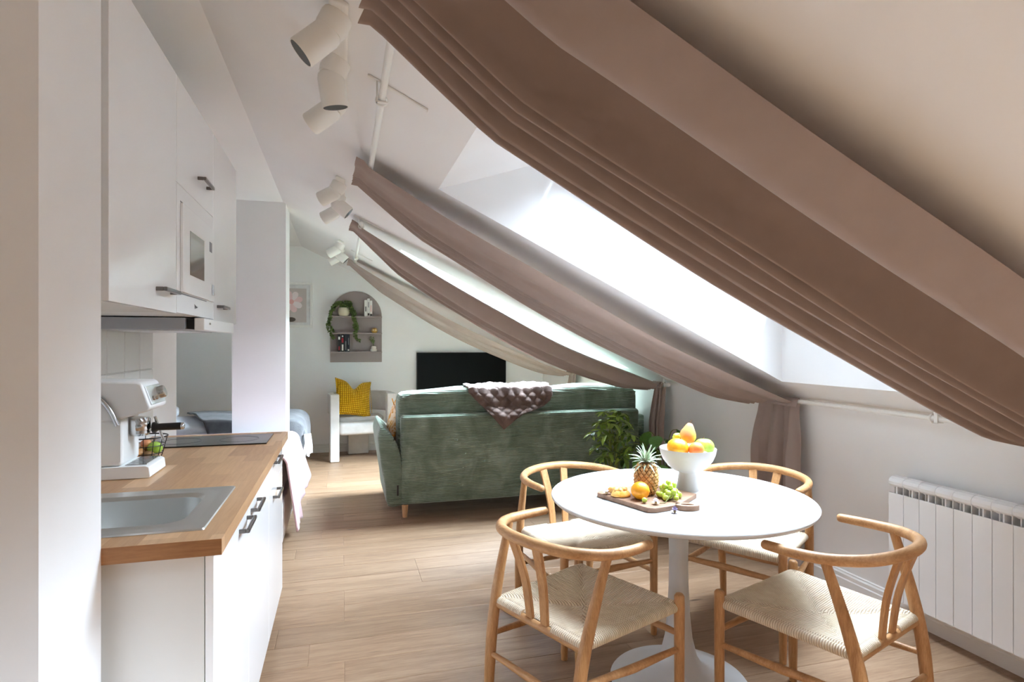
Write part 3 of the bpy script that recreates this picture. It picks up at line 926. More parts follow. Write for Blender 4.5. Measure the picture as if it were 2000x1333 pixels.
pc = thing('framed_picture', 'white-framed flower print on the wall by the pillar', 'picture', (-.565, 7.785, 1.565))
px0, px1, pz0, pz1 = -.790, -.352, 1.563, 2.120
b = MB(); k = .030
b.box(px0, px1, 7.772, 7.799, pz0, pz0 + k).box(px0, px1, 7.772, 7.799, pz1 - k, pz1).box(px0, px0 + k, 7.772, 7.799, pz0 + k, pz1 - k).box(px1 - k, px1, 7.772, 7.799, pz0 + k, pz1 - k)
at_parent(b.build('frame', 'trim_paint', bevel=.003), pc)
at_parent(MB().box(px0 + k, px1 - k, 7.790, 7.797, pz0 + k, pz1 - k).build('mount_board', 'bed_white'), pc)
ax0, ax1, az0, az1 = px0 + .072, px1 - .072, pz0 + .062, pz1 - .075
pr = at_parent(MB().box(ax0, ax1, 7.7890, 7.7899, az0, az1).build('print', 'print_taupe'), pc)
fc = (-.600, 1.88)
for i in range(8):
    a = 2 * PI * i / 8 + .3
    pts = []
    for s in range(13):
        q = s / 12 * 2 * PI
        u = .075 + .062 * math.cos(q); v_ = .036 * math.sin(q) * (1 + .3 * math.cos(q))
        pts.append((min(max(fc[0] + u * math.cos(a) - v_ * math.sin(a), ax0), ax1), min(max(fc[1] + u * math.sin(a) + v_ * math.cos(a), az0), az1)))
    at_parent(MB().prism(pts[:-1], 7.7885 - i * .00004, 7.7889, 'y').build('printed_petal', 'print_blush' if i % 2 else 'print_pink'), pc)
at_parent(MB().prism([(fc[0] + .03 * math.cos(i * PI / 8), fc[1] + .03 * math.sin(i * PI / 8)) for i in range(16)], 7.7878, 7.7884, 'y').build('printed_heart', 'print_rose'), pc)
at_parent(MB().prism([(-.60 + .05 * math.cos(i * PI / 10), 1.66 + .028 * math.sin(i * PI / 10)) for i in range(20)], 7.7880, 7.7886, 'y').build('printed_vase', 'print_dark'), pc)

sx0_, sx1_, sz0 = -.142, .490, 1.128
sh = thing('wall_shelf', 'arched mauve wall shelf with three boards above the armchair', 'shelf', ((sx0_ + sx1_) / 2, 7.79, sz0))
cx_, rz_ = (sx0_ + sx1_) / 2, 1.71
ol = [(sx0_, sz0), (sx1_, sz0)] + [(cx_ + .316 * math.cos(a), rz_ + .316 * math.sin(a)) for a in [PI * i / 24 for i in range(25)]]
at_parent(MB().prism(ol, 7.782, 7.799, 'y').build('back_panel', 'shelf_mauve', bevel=.002), sh)
SHZ = (1.705, 1.497, 1.262)
for z in SHZ:
    at_parent(MB().box(sx0_ + .004, sx1_ - .004, 7.66, 7.7819, z - .016, z).build('shelf_board', 'shelf_mauve', bevel=.002), sh)
# white books, upper shelf
def book(name, lb, x, z, w_, h, d, mt, grp, marks, y_front=7.68):
    t = thing(name, lb, 'book', (x + w_ / 2, y_front + d / 2, z), group=grp)
    o = MB().box(-w_ / 2, w_ / 2, -d / 2, d / 2, 0.0005, h).build('cover', mt, t, bevel=.0015)
    MB().box(-w_ / 2 + .003, w_ / 2 - .003, -d / 2 + .004, d / 2 + .001, .003, h + .0005).build('pages', 'book_white', t)
    for z0, z1, f, mm in marks:
        MB().box(-w_ * f / 2, w_ * f / 2, -d / 2 - .0006, -d / 2 - .0001, z0 * h, z1 * h).build('spine_print', mm, t)
book('book', 'white book with grey spine print, leftmost on the top board', .270, SHZ[0], .034, .205, .085, 'book_white', 'white books on the top board', [(.3, .6, .5, 'print_grey')])
book('book', 'tallest white book, middle of three on the top board', .306, SHZ[0], .030, .225, .085, 'book_white', 'white books on the top board', [(.05, .18, .7, 'book_black'), (.5, .8, .3, 'print_grey')])
book('book', 'white book with rosy spine print, rightmost on the top board', .338, SHZ[0], .028, .200, .085, 'book_white', 'white books on the top board', [(.02, .16, .9, 'book_black'), (.3, .7, .4, 'print_rose')])
book('book', 'black book with white spine oval, leftmost on the lowest board', -.052, SHZ[2], .036, .222, .085, 'book_black', 'dark books on the lowest board', [(.68, .84, .5, 'book_white'), (.08, .3, .4, 'print_red')])
book('book', 'black book with red and white spine lettering on the lowest board', -.014, SHZ[2], .042, .224, .085, 'book_black', 'dark books on the lowest board', [(.5, .76, .5, 'print_red'), (.06, .4, .45, 'book_white'), (.82, .9, .4, 'book_white')])
book('book', 'navy book, third from the left on the lowest board', .030, SHZ[2], .030, .220, .085, 'book_navy', 'dark books on the lowest board', [(.1, .6, .4, 'print_grey')])
book('book', 'dark slate book, rightmost of the books on the lowest board', .062, SHZ[2], .030, .216, .085, 'book_navy', 'dark books on the lowest board', [(.05, .14, .6, 'book_white'), (.4, .8, .3, 'print_grey')])
# trailing ivy
iv = thing('potted_ivy', 'trailing green ivy in a cream pot on the top board', 'plant', (.020, 7.715, SHZ[0]))
MB().lathe([(0, .0005), (.050, .0005), (.066, .02), (.072, .055), (.066, .092), (.058, .108), (.052, .108), (.058, .09), (0, .085)], 28).build('pot', 'pot_cream', iv, smooth=50)
rnd = random.Random(5)
vines = []
def vine(pts): vines.append(smooth_path(pts, 8))
vine([(0, 0, .09), (-.06, -.03, .17), (-.13, -.05, .10), (-.165, -.055, -.02), (-.185, -.06, -.12), (-.15, -.06, -.22), (-.115, -.06, -.27)])
vine([(0, 0, .09), (-.05, -.04, .16), (-.11, -.06, .12), (-.15, -.06, .04), (-.165, -.06, -.08), (-.13, -.065, -.19)])
vine([(0, 0, .09), (.05, -.03, .16), (.10, -.05, .10), (.12, -.06, .0), (.13, -.062, -.1), (.15, -.062, -.17), (.135, -.062, -.23), (.185, -.06, -.31)])
vine([(0, 0, .09), (.04, -.04, .15), (.085, -.06, .08), (.11, -.065, -.01), (.15, -.065, -.09), (.16, -.065, -.15)])
vine([(0, 0, .09), (.02, .0, .17), (.07, -.02, .17), (.11, -.05, .09), (.135, -.06, .02)])
vine([(0, 0, .09), (-.02, .01, .17), (-.08, -.02, .15), (-.13, -.04, .07)])
b = MB(); st = MB()
for q in vines:
    st.tube(q, .0022, 5)
    for p in q[2:]:
        for k in range(4):
            c = p + Vector((rnd.uniform(-.020, .020), rnd.uniform(-.018, .008), rnd.uniform(-.018, .018)))
            s = rnd.uniform(.012, .019)
            T = Euler((rnd.uniform(-.9, .9), rnd.uniform(-.9, .9), rnd.uniform(0, 6.28))).to_matrix()
            prof = [(0, -1), (.75, -.45), (.55, .2), (.12, .25), (0, 1), (-.12, .25), (-.55, .2), (-.75, -.45)]
            T2 = T @ Matrix.Rotation(PI / 2, 3, 'X')
            b.add([c + T2 @ Vector((u * s, v_ * s, -.25 * s * abs(u))) for u, v_ in prof], [tuple(range(8))])
st.build('vines', 'stem_green', iv, smooth=60)
tag(b.build('foliage', 'ivy_leaf', iv, fix=False), kind='stuff')
# small basket pot and stacked vase
ow = thing('ornament', 'small round ochre ornament on the middle board', 'ornament', (.395, 7.715, SHZ[1]))
MB().lathe([(0, .0005), (.024, .0005), (.036, .018), (.038, .036), (.028, .056), (.016, .064), (0, .066)], 22).build('body', 'ochre', ow, smooth=50)
for a in (.5, -.5): MB().ball((.016 * a * 2, -.034, .036), (.010, .005, .010), 10, 6).build('eye_disc', 'pot_cream', ow, smooth=180)
MB().ball((0, -.030, .055), (.008, .006, .006), 8, 6).build('crown_knob', 'pot_basket', ow, smooth=180)
vs = thing('vase', 'small white stacked vase with green sprig on the lowest board', 'vase', (.385, 7.715, SHZ[2]))
MB().lathe([(0, .0005), (.036, .0005), (.042, .012), (.040, .030), (.030, .036), (.034, .048), (.031, .064), (.018, .070), (.014, .066), (0, .06)], 24).build('body', 'pot_white', vs, smooth=35)
b = MB(); rnd = random.Random(9)
for i in range(5):
    e = Vector((rnd.uniform(-.05, .02), rnd.uniform(-.02, .02), rnd.uniform(.13, .19)))
    MBp = smooth_path([(0, 0, .06), e * .5 + Vector((.004, 0, .04)), e], 5)
    b.tube(MBp, .0012, 4)
    for p in MBp[5:]:
        for k in range(2): b.ball(p + Vector((rnd.uniform(-.01, .01), rnd.uniform(-.006, .006), rnd.uniform(-.006, .006))), (.007, .003, .004), 6, 4)
b.build('sprig', 'ivy_leaf', vs, smooth=180)

# ================================================================== SOFA
def puff(parent, name, mt, c, size, pw=.35, nu=40, nv=20, sag=None, T=None):
    """soft cushion: superellipsoid"""
    b = MB().ball((0, 0, 0), (size[0] / 2, size[1] / 2, size[2] / 2), nu, nv, pw=pw)
    if sag: b.v = [sag(Vector(p)) for p in b.v]
    if T is not None: b.v = [tuple(T @ Vector(p)) for p in b.v]
    b.v = [tuple(Vector(p) + Vector(c)) for p in b.v]
    return b.build(name, mt, parent, smooth=180)
SX0, SX1, SY = .440, 2.485, 4.650
so = thing('sofa', 'green corduroy sofa seen from behind', 'sofa', ((SX0 + SX1) / 2, SY, 0))
def sp(o): return at_parent(o, so)
pb = MB().box(SX0, SX1, SY, SY + .16, .105, .800).build('back_panel', 'corduroy_h', bevel=.032, seg=4)
sp(pb)
sp(MB().box(SX0 + .02, SX1 - .02, SY + .10, 5.56, .105, .36).build('seat_base', 'corduroy_h', bevel=.03, seg=3))
cxm = (SX0 + SX1) / 2
# back cushions stand above the panel
def bulge(p):
    k = max(0, p.z) / .2
    return Vector((p.x, p.y + .01 * math.sin(p.x * 9), p.z + .012 * math.sin(p.x * 6 + 1) * k))
for x0, x1, dz in ((SX0 - .015, cxm - .003, 0), (cxm + .003, SX1 + .015, .004)):
    w_ = x1 - x0
    puff(None, 'back_cushion', 'corduroy_h', ((x0 + x1) / 2, SY + .225, .725 + dz), (w_, .30, .53), .20, 60, 30, bulge)
for o in [q for q in C.objects if q.name.startswith('back_cushion')]:
    sp(o)
# welt seam along the cushion tops
for x0, x1, dz in ((SX0 + .0, cxm - .02, 0), (cxm + .02, SX1 + .0, .004)):
    pts = []
    for i in range(36):
        s = i / 35; x = x0 + (x1 - x0) * s; c = 2 * s - 1
        e = (1 - abs(c) ** 8)
        pts.append((x, SY + .082 + .012 * (1 - e) + .006 * math.sin(x * 17), .925 + .030 * e + dz + .008 * math.sin(x * 13)))
    sp(MB().tube(pts, .0075, 8).build('welt', 'corduroy_h', smooth=60))
for x0, x1 in ((SX0 + .03, cxm - .004), (cxm + .004, SX1 - .03)):
    sp(puff(None, 'seat_cushion', 'corduroy_h', ((x0 + x1) / 2, 5.22, .41), (x1 - x0, .72, .20), .3))
# arms: pillow-like, swelling outwards at the top
def arm(mir):
    out = [(.462, .100), (.345, .096), (.318, .25), (.290, .42), (.268, .575), (.266, .640), (.282, .700), (.300, .718), (.335, .690), (.375, .640), (.420, .560), (.452, .42), (.466, .25)]
    k = [(x if not mir else (SX0 + SX1) - x, z) for x, z in out]
    if mir: k = [(min(x, 2.625), z) for x, z in k]
    cx = sum(p[0] for p in k) / len(k); cz = sum(p[1] for p in k) / len(k)
    closed = k + [k[0]]
    loop = smooth_path([(x, 0, z) for x, z in closed], 3)[:-1]
    d0 = .16 if mir else .0
    ys = [(SY + .012 + d0, .80), (SY + .018 + d0, .90), (SY + .035 + d0, .97), (SY + .075 + d0, 1.0), (5.35, 1.0), (5.47, .97), (5.52, .88), (5.54, .6)]
    b = MB(); n = len(loop)
    for y, s in ys:
        b.v += [(cx + (p.x - cx) * s, y, cz + (p.z - cz) * (s * .5 + .5 if s > .9 else s)) for p in loop]
    for i in range(len(ys) - 1):
        for j in range(n):
            b.f.append((i * n + j, i * n + (j + 1) % n, (i + 1) * n + (j + 1) % n, (i + 1) * n + j)); b.m.append(0)
    b.f.append(tuple(range(n))); b.m.append(0)
    b.f.append(tuple((len(ys) - 1) * n + j for j in range(n))); b.m.append(0)
    o = sp(b.build('arm', 'corduroy_arm', smooth=60))
    sgn = -1 if mir else 1
    x_ = .425 if not mir else (SX0 + SX1) - .425
    seam = [((x_ + sgn * .012 * math.sin(i * .25)), SY + .014 + d0, .15 + i * .032) for i in range(12)]
    t = MB().tube(seam, .006, 8).build('arm_welt', 'corduroy_arm', smooth=60)
    sp(t)
arm(False); arm(True)
sp(MB().box(.408, .421, SY + .004, SY + .0119, .185, .265).build('maker_tag', 'black_plastic'))
for lx, ly in ((.475, SY + .06), (SX1 - .04, SY + .06), (.475, 5.46), (SX1 - .04, 5.46)):
    sp(MB().lathe([(0, 0), (.018, 0), (.026, .10), (0, .106)], 16, (lx, ly, 0)).build('leg', 'leg_wood', smooth=40))

# fur throw over the back
fx0, fx1 = .985, 1.700
def throw_bottom(x):
    return interp(x, [.985, 1.03, 1.10, 1.18, 1.255, 1.33, 1.42, 1.52, 1.62, 1.68, 1.70], [.975, .915, .845, .755, .668, .725, .785, .812, .845, .895, .935])
rnd = random.Random(3)
def throw_pt(u, v_):
    x = fx0 + (fx1 - fx0) * u
    zb = throw_bottom(x)
    # down the back face (v 0..0.55), over the top, then down the seat side
    if v_ < .55:
        a = v_ / .55
        z = zb + (.975 - zb) * a
        y = SY - .012
        if .77 < z <= .85: y = SY - .012 + .062 * ((z - .77) / .08) ** 1.3
        if z > .85: y = SY + .050 + .03 * ((z - .85) / .125) ** 2
        xx = x + (1 - a) * .0
    else:
        a = (v_ - .55) / .45
        th = a * PI * .55
        z = .975 + .034 * math.sin(min(th, PI / 2)) - .07 * max(0, a - .6)
        y = SY + .080 + .24 * a
        xx = x + .02 * math.sin(a * 4 + x * 3)
    q1 = math.sin((x * 1.0 + z * .8 + y) * 34); q2 = math.sin((x * 1.0 - z * .8 - y) * 34)
    pf = .016 * (abs(q1) ** .5 * abs(q2) ** .5) + .006 * math.sin(x * 21 + v_ * 9)
    edge = min(1, min(u, 1 - u) * 10, v_ * 8)
    if v_ < .5: y -= pf * (.35 + .65 * edge)
    else: z += pf; 
    return (xx, y - .006, z + (.010 if v_ >= .5 else 0))
th_ = MB().grid(throw_pt, 90, 70).build('throw_blanket', 'fur_brown', smooth=180, fix=False, solid=.012)
tag(th_, 'brown quilted fur throw hanging over the sofa back', 'blanket')

# orange patterned cushion on the sofa seat, leaning on the arm
def cushion_mesh(w_, h, t, n=22, dip=0.0):
    def fn(side):
        def f(u, v_):
            x = (u - .5); z = (v_ - .5)
            e = max(0, (1 - (2 * x) ** 2)) ** .45 * max(0, (1 - (2 * z) ** 2)) ** .45
            sx = 1 - .10 * (1 - (2 * z) ** 2) ; sz = 1 - .10 * (1 - (2 * x) ** 2)
            zz = z * h * sz - dip * math.exp(-((x) / .16) ** 2) * max(0, v_ - .35) ** 1.1
            return (x * w_ * sx, side * t / 2 * e * (1 - .55 * dip / .25 * math.exp(-(x / .12) ** 2) * max(0, v_ - .45)), zz)
        return f
    b = MB().grid(fn(1), n, n).grid(fn(-1), n, n)
    return b
oc = thing('cushion', 'orange and white patterned cushion on the sofa by its left arm', 'cushion', (.505, 5.16, .512), R(90))
q = cushion_mesh(.46, .44, .13).build('cover', 'print_orange', oc, smooth=180)
q.location = (0, .055, .215); q.rotation_euler = (R(17), 0, 0)
MB().tube([(-.205, .0, .03), (-.20, .055, .215), (-.205, .11, .40)], .004, 6).build('piping', 'print_orange', oc, smooth=60)

# ================================================================== ARMCHAIR
ac = thing('armchair', 'off-white upholstered armchair with slab legs and curved back', 'armchair', (.215, 7.395, 0), R(6))
hw, dp = .325, .30
bul = lambda a: hw + .055 * math.sin(a) ** 2 + .02
path = [(-hw - .005, -.20), (-hw - .012, -.08)] + [(-bul(a) * math.cos(a), .0 + .30 * math.sin(a)) for a in [PI * i / 16 for i in range(0, 17)]] + [(hw + .012, -.08), (hw + .005, -.20)]
b = MB(); th2 = .072; sec = []
P = [Vector((x, y, 0)) for x, y in path]
for i, p in enumerate(P):
    t = (P[min(i + 1, len(P) - 1)] - P[max(i - 1, 0)]).normalized(); nrm = Vector((-t.y, t.x, 0))
    for d, z in ((-th2 / 2, .535), (th2 / 2, .535), (th2 / 2, .775), (-th2 / 2, .775)):
        sec.append(p + nrm * d + Vector((0, 0, z)))
b.v = [tuple(p) for p in sec]
for i in range(len(P) - 1):
    for j in range(4):
        b.f.append((i * 4 + j, i * 4 + (j + 1) % 4, i * 4 + 4 + (j + 1) % 4, i * 4 + 4 + j)); b.m.append(0)
b.f += [(0, 1, 2, 3), tuple(len(P) * 4 - 4 + j for j in range(4))]; b.m += [0, 0]
b.build('curved_back', 'boucle_white', ac, bevel=.014, seg=3)
for s in (-1, 1):
    MB().box(s * hw - .052, s * hw + .052, -.275, -.145, 0, .778).build('front_leg', 'boucle_white', ac, bevel=.014, seg=3)
MB().box(-.125, .125, .175, .262, 0, .545).build('rear_leg', 'boucle_white', ac, bevel=.014, seg=3)
MB().box(-hw + .05, hw - .05, -.275, .20, .300, .440).build('seat', 'boucle_white', ac, bevel=.04, seg=4)
MB().box(-hw + .06, hw - .06, -.10, .24, .43, .495).build('seat_cushion', 'boucle_white', ac, bevel=.03, seg=4)
yc = thing('cushion', 'mustard yellow waffle cushion on the armchair', 'cushion', (.135, 7.33, .497), R(20))
q = cushion_mesh(.46, .46, .17, 30, .16).build('cover', 'waffle_yellow', yc, smooth=180)
q.location = (0, .02, .215); q.rotation_euler = (R(-20), R(9), 0)
MB().tube([(.215, -.03, .02), (.225, .06, .40)], .003, 6).build('zip_seam', 'waffle_yellow', yc)

# ================================================================== BEDS
bd = thing('bed', 'white low bed under a pale pink blanket beyond the kitchen', 'bed', (-1.3, 4.7, 0))
bpn = lambda o: at_parent(o, bd)
bpn(MB().box(-2.30, -.370, 4.09, 5.36, .065, .33).build('frame', 'bed_white', bevel=.01))
bpn(MB().box(-2.28, -.385, 4.10, 5.35, .331, .610).build('mattress', 'bedding_white', bevel=.05, seg=4))
for x in (-2.25, -.40):
    for y in (4.13, 5.30): bpn(MB().lathe([(0, 0), (.02, 0), (.02, .066), (0, .066)], 12, (x, y, 0)).build('leg', 'black_plastic'))
def blanket_pt(u, v_):
    y = 4.15 + 1.16 * u
    rip = math.sin(u * 23) * .5 + math.sin(u * 41 + 1) * .3 + math.sin(u * 9) * .4
    zb = interp(u, [0, .5, .8, 1], [.11, .14, .22, .31]) + .02 * math.sin(u * 12 + .6)
    if v_ < .4:
        a = v_ / .4
        return (-1.5 + (1.5 - .42) * a, y, .625 + .008 * rip)
    if v_ < .55:
        a = (v_ - .4) / .15 * PI / 2
        return (-.42 + .075 * math.sin(a), y, .625 - .075 + .075 * math.cos(a) + .004 * rip)
    a = (v_ - .55) / .45
    return (-.345 + .020 * rip * a + .055 * a + .06 * a * max(0, u - .6), y, .550 + (zb - .550) * a)
pb_ = MB().grid(blanket_pt, 70, 40).build('blanket', 'pink_blanket', smooth=180, fix=False, solid=.010)
tag(pb_, 'pale pink blanket hanging over the low bed side', 'blanket')

b2 = thing('bed', 'box-spring bed with wooden legs behind the pillar', 'bed', (-1.3, 6.38, 0))
bq = lambda o: at_parent(o, b2)
bq(MB().box(-2.40, -.370, 5.86, 6.90, .150, .380).build('box_base', 'bed_white', bevel=.03, seg=3))
bq(MB().box(-2.40, -.375, 5.87, 6.89, .381, .610).build('mattress', 'bedding_white', bevel=.06, seg=4))
for x in (-2.34, -.42):
    for y in (5.92, 6.84): bq(MB().lathe([(0, 0), (.018, 0), (.028, .15), (0, .156)], 14, (x, y, 0)).build('leg', 'leg_wood', smooth=40))
dv = puff(None, 'pillow', 'bedding_white', (-1.86, 6.35, .685), (.62, .86, .14), .5, 36, 16)
tag(dv, 'white pillow on the box-spring bed', 'pillow')
gt = thing('throw_blanket', 'grey throw with white fringe over the box-spring bed', 'blanket', (-.9, 6.38, .62))
def gth(u, v_):
    y = 5.845 + .025 * min(1, u / .16) + 1.0 * max(0, u - .16) / .84
    drop = .20 * (1 - min(1, u / .16)) ** 1.2
    wv = .008 * math.sin(u * 13 + v_ * 5) + .006 * math.sin(v_ * 17)
    edge = .42 * (1 - u)
    x_l = -1.55 + edge
    zb = interp(u, [0, .35, .75, 1], [.50, .46, .40, .33])
    if v_ < .6:
        a = v_ / .6
        return (x_l + (-.46 - x_l) * a, y, .634 + .035 * max(0, math.sin(u * PI)) ** .5 + wv - drop)
    if v_ < .75:
        a = (v_ - .6) / .15 * PI / 2
        top = .634 + .035 * max(0, math.sin(u * PI)) ** .5
        return (-.46 + .115 * math.sin(a), y, top - .10 + .10 * math.cos(a) + wv * .5 - drop)
    a = (v_ - .75) / .25
    top = .534 + .035 * max(0, math.sin(u * PI)) ** .5
    return (-.345 + .02 * a + wv, y, top + (zb - top) * a - drop * (1 - a) * .8)
at_parent(MB().grid(gth, 50, 44).build('cloth', 'grey_throw', smooth=180, fix=False, solid=.012), gt)
rnd = random.Random(4)
for i in range(26):
    u = (i + .5) / 26
    p = Vector(gth(u, 1.0))
    l = rnd.uniform(.13, .19)
    fr1 = MB().tube([p + Vector((.004, 0, .02)), p + Vector((.012, rnd.uniform(-.01, .01), -.3 * l)), p + Vector((.016 + rnd.uniform(-.006, .01), rnd.uniform(-.014, .014), -l))], [.009, .010, .006], 6)
    at_parent(fr1.build('tassel', 'fringe_white', smooth=80), gt)

# ================================================================== TABLE
TX, TY = 1.306, 2.120
tb = thing('dining_table', 'round white pedestal dining table', 'table', (TX, TY, 0))
MB().lathe([(0, .726), (.485, .726), (.505, .733), (.512, .741), (.5125, .747), (.510, .750), (0, .750)], 96).build('table_top', 'table_white', tb, smooth=35)
MB().lathe([(.268, 0), (.272, .004), (.268, .009), (.215, .019), (.150, .034), (.100, .060), (.072, .105), (.054, .18), (.044, .28), (.0385, .40), (.037, .50), (.040, .60), (.046, .68), (.060, .7255)], 56).build('pedestal', 'table_white', tb, smooth=60)

# ================================================================== DINING CHAIRS
def make_chair(label):
    t = thing('dining_chair', label, 'chair', group='oak dining chairs around the round table')
    rail = [(.255, .105, .698), (.258, .06, .699), (.260, .0, .700), (.250, -.08, .703), (.220, -.142, .707), (.163, -.197, .712), (.085, -.230, .717), (0, -.241, .719)]
    rail = rail + [(-x, y, z) for x, y, z in rail[-2::-1]]
    pr = smooth_path(rail, 5); n = len(pr)
    rad = [.0155 + .0035 * math.sin(PI * i / (n - 1)) for i in range(n)]
    rad[0] = .010; rad[1] = .0148; rad[-1] = .010; rad[-2] = .0148
    MB().tube(pr, rad, 14, flat=None).build('arm_rail', 'rail_oak', t, smooth=60)
    for s in (1, -1):
        MB().tube([(s * .246, .275, 0), (s * .246, .275, .12), (s * .246, .275, .44), (s * .246, .275, .478), (s * .246, .275, .486)], [.0145, .017, .0185, .0175, .012], 14).build('leg', 'chair_oak', t, smooth=60)
        lp = smooth_path([(s * .214, -.215, 0), (s * .216, -.208, .18), (s * .222, -.188, .36), (s * .232, -.150, .52), (s * .243, -.095, .692)], 5)
        k = len(lp)
        MB().tube(lp, [.0150 + .0055 * math.sin(PI * min(1, i / (k - 1) * 1.05)) for i in range(k)], 14).build('leg', 'chair_oak', t, smooth=60)
    for s in (1, -1):      # two flat back slats leaning out to the rail
        a = Vector((s * .036, -.168, .425)); c = Vector((s * .062, -.228, .706)); mid = (a + c) / 2 + Vector((s * -.004, .012, 0))
        lp = smooth_path([a, mid, c], 6)
        b = MB(); sec = []
        for i, p in enumerate(lp):
            d = (lp[min(i + 1, len(lp) - 1)] - lp[max(i - 1, 0)]).normalized()
            sd = Vector((1, 0, 0)); sd = (sd - d * sd.dot(d)).normalized(); nn = d.cross(sd)
            wv = .0165 + .004 * (i / (len(lp) - 1)); tv = .0065
            for u, v_ in ((-1, -1), (1, -1), (1, 1), (-1, 1)): sec.append(tuple(p + sd * wv * u + nn * tv * v_))
        b.v = sec
        for i in range(len(lp) - 1):
            for j in range(4):
                b.f.append((i * 4 + j, i * 4 + (j + 1) % 4, i * 4 + 4 + (j + 1) % 4, i * 4 + 4 + j)); b.m.append(0)
        b.f += [(0, 1, 2, 3), tuple(len(lp) * 4 - 4 + j for j in range(4))]; b.m += [0, 0]
        b.build('back_slat', 'chair_oak', t, bevel=.003)
    # rails
    MB().tube([(-.225, -.170, .418), (.225, -.170, .418)], .0145, 12).build('seat_rail', 'rail_oak', t, smooth=60)
    MB().tube([(-.246, .275, .345), (0, .275, .348), (.246, .275, .345)], [.010, .0155, .010], 12).build('stretcher', 'rail_oak', t, smooth=60)
    MB().tube([(-.217, -.203, .25), (0, -.203, .25), (.217, -.203, .25)], [.009, .0135, .009], 12).build('stretcher', 'rail_oak', t, smooth=60)
    for s in (1, -1):
        MB().tube([(s * .246, .275, .295), (s * .235, .04, .300), (s * .219, -.193, .315)], [.010, .0145, .009], 12).build('stretcher', 'rail_oak', t, smooth=60)
    # woven paper-cord seat: four triangles meeting in the middle, wrapped round the rails
    FW, RW, FY, RY = .236, .212, .268, -.166
    def seat(u, v_):
        a, c = 2 * u - 1, 2 * v_ - 1
        y = RY + (FY - RY) * v_; w_ = RW + (FW - RW) * v_
        edge = .432 + .010 * v_ ** 2
        ridge = -.007 * (1 - min(1, abs(abs(a) - abs(c)) * 14)) + (.004 if abs(a) > abs(c) else 0)
        z = edge + .014 - .024 * (1 - a * a) * (1 - c * c) + ridge
        m_ = max(abs(a), abs(c))
        if m_ > .94: z -= .012 * ((m_ - .94) / .06) ** 2
        return (w_ * a, y, z)
    def mf(u, v_):
        a, c = abs(2 * u - 1), abs(2 * v_ - 1)
        return 0 if c > a else 1          # front/back triangles: strands run along y; sides: along x
    sb = MB().grid(seat, 36, 36, mfn=mf)
    def under(u, v_):
        p = seat(u, v_); return (p[0] * .98, p[1] * .98 + .001, p[2] - .020)
    sb.grid(under, 12, 12, mfn=mf)
    st_ = sb.build('seat', ['cord_x', 'cord_y'], t, smooth=180, fix=False)
    ed = MB()
    ed.tube([(-FW, FY, .438), (FW, FY, .438)], .0185, 12, 0)
    for s in (1, -1):
        ed.tube([(s * FW, FY, .437), (s * RW, RY, .428)], .0165, 12, 1)
        ed.tube([(s * RW, RY, .427), (s * .075, RY, .427)], .0165, 12, 0)
    ed.build('cord_edging', ['cord_x', 'cord_y'], st_, smooth=60)
    return t
ch = make_chair('oak chair with woven seat, front left of the table, seen from behind')
ch.location = (.785, 1.955, 0); ch.rotation_euler = (0, 0, R(-67))
for loc, rz, lb in (((1.613, 1.650, 0), 20, 'oak chair with woven seat, nearest the radiator at the front right of the table'),
                    ((1.110, 2.715, 0), 191, 'oak chair with woven seat between the table and the green sofa'),
                    ((1.905, 2.465, 0), 122, 'oak chair with woven seat standing in front of the curtain tail by the wall')):
    c = copy_tree(ch); c.location = loc; c.rotation_euler = (0, 0, R(rz)); c['label'] = lb

# ================================================================== RADIATOR
ra = thing('radiator', 'white sectional radiator under the slope on the right wall', 'radiator', (2.62, 1.9, .12))
NSEC, SW = 8, .0805
ry0 = 2.292
b = MB()
b.box(-.044, -.038, -SW + .0015, -.0015, .0, .515).box(-.038, .035, -SW * .5 - .003, -SW * .5 + .003, .02, .55)      # front plate and web
fin = b
pr_ = [(-.038, .548), (-.045, .556), (-.046, .570), (-.040, .584), (-.026, .592), (.0, .595), (.024, .590), (.038, .574), (.038, .552), (.0, .546)]
top = MB().prism(pr_, -SW + .005, -.005, 'y').prism([(x * .94, .57 + (z - .57) * .9) for x, z in pr_], -SW, 0, 'y')
bot = MB().prism([(.036, .0), (.038, .06), (-.020, .06), (-.02, .0)], -SW + .006, -.006, 'y')
slot = MB()
for i in range(3):
    z = .500
    slot.box(-.026, .03, -SW * (.2 + .3 * i) - .002, -SW * (.2 + .3 * i) + .002, .49, .548)
full_sec = MB()
for src in (fin, top, bot, slot):
    full_sec.add(src.v, src.f)
back = MB().box(.030, .038, -SW + .004, -.004, .0, .53)
full_sec.add(back.v, back.f)
sec_me = full_sec.mesh('radiator_section', 'white_enamel')
for i in range(NSEC):
    s_ = inst('section', sec_me, ra, TRS((0, ry0 - 1.9 - i * SW, 0)))
MB().tube([(.01, ry0 - 1.9 + .012, .545), (.01, ry0 - 1.9 - NSEC * SW - .012, .545)], .014, 12).build('header_pipe', 'white_enamel', ra, smooth=60)
MB().tube([(.01, ry0 - 1.9 + .012, .03), (.01, ry0 - 1.9 - NSEC * SW - .012, .03)], .014, 12).build('header_pipe', 'white_enamel', ra, smooth=60)
for yy in (-.25, .2): MB().box(.020, .0595, yy - .01, yy + .01, .36, .40).build('wall_bracket', 'white_enamel', ra)

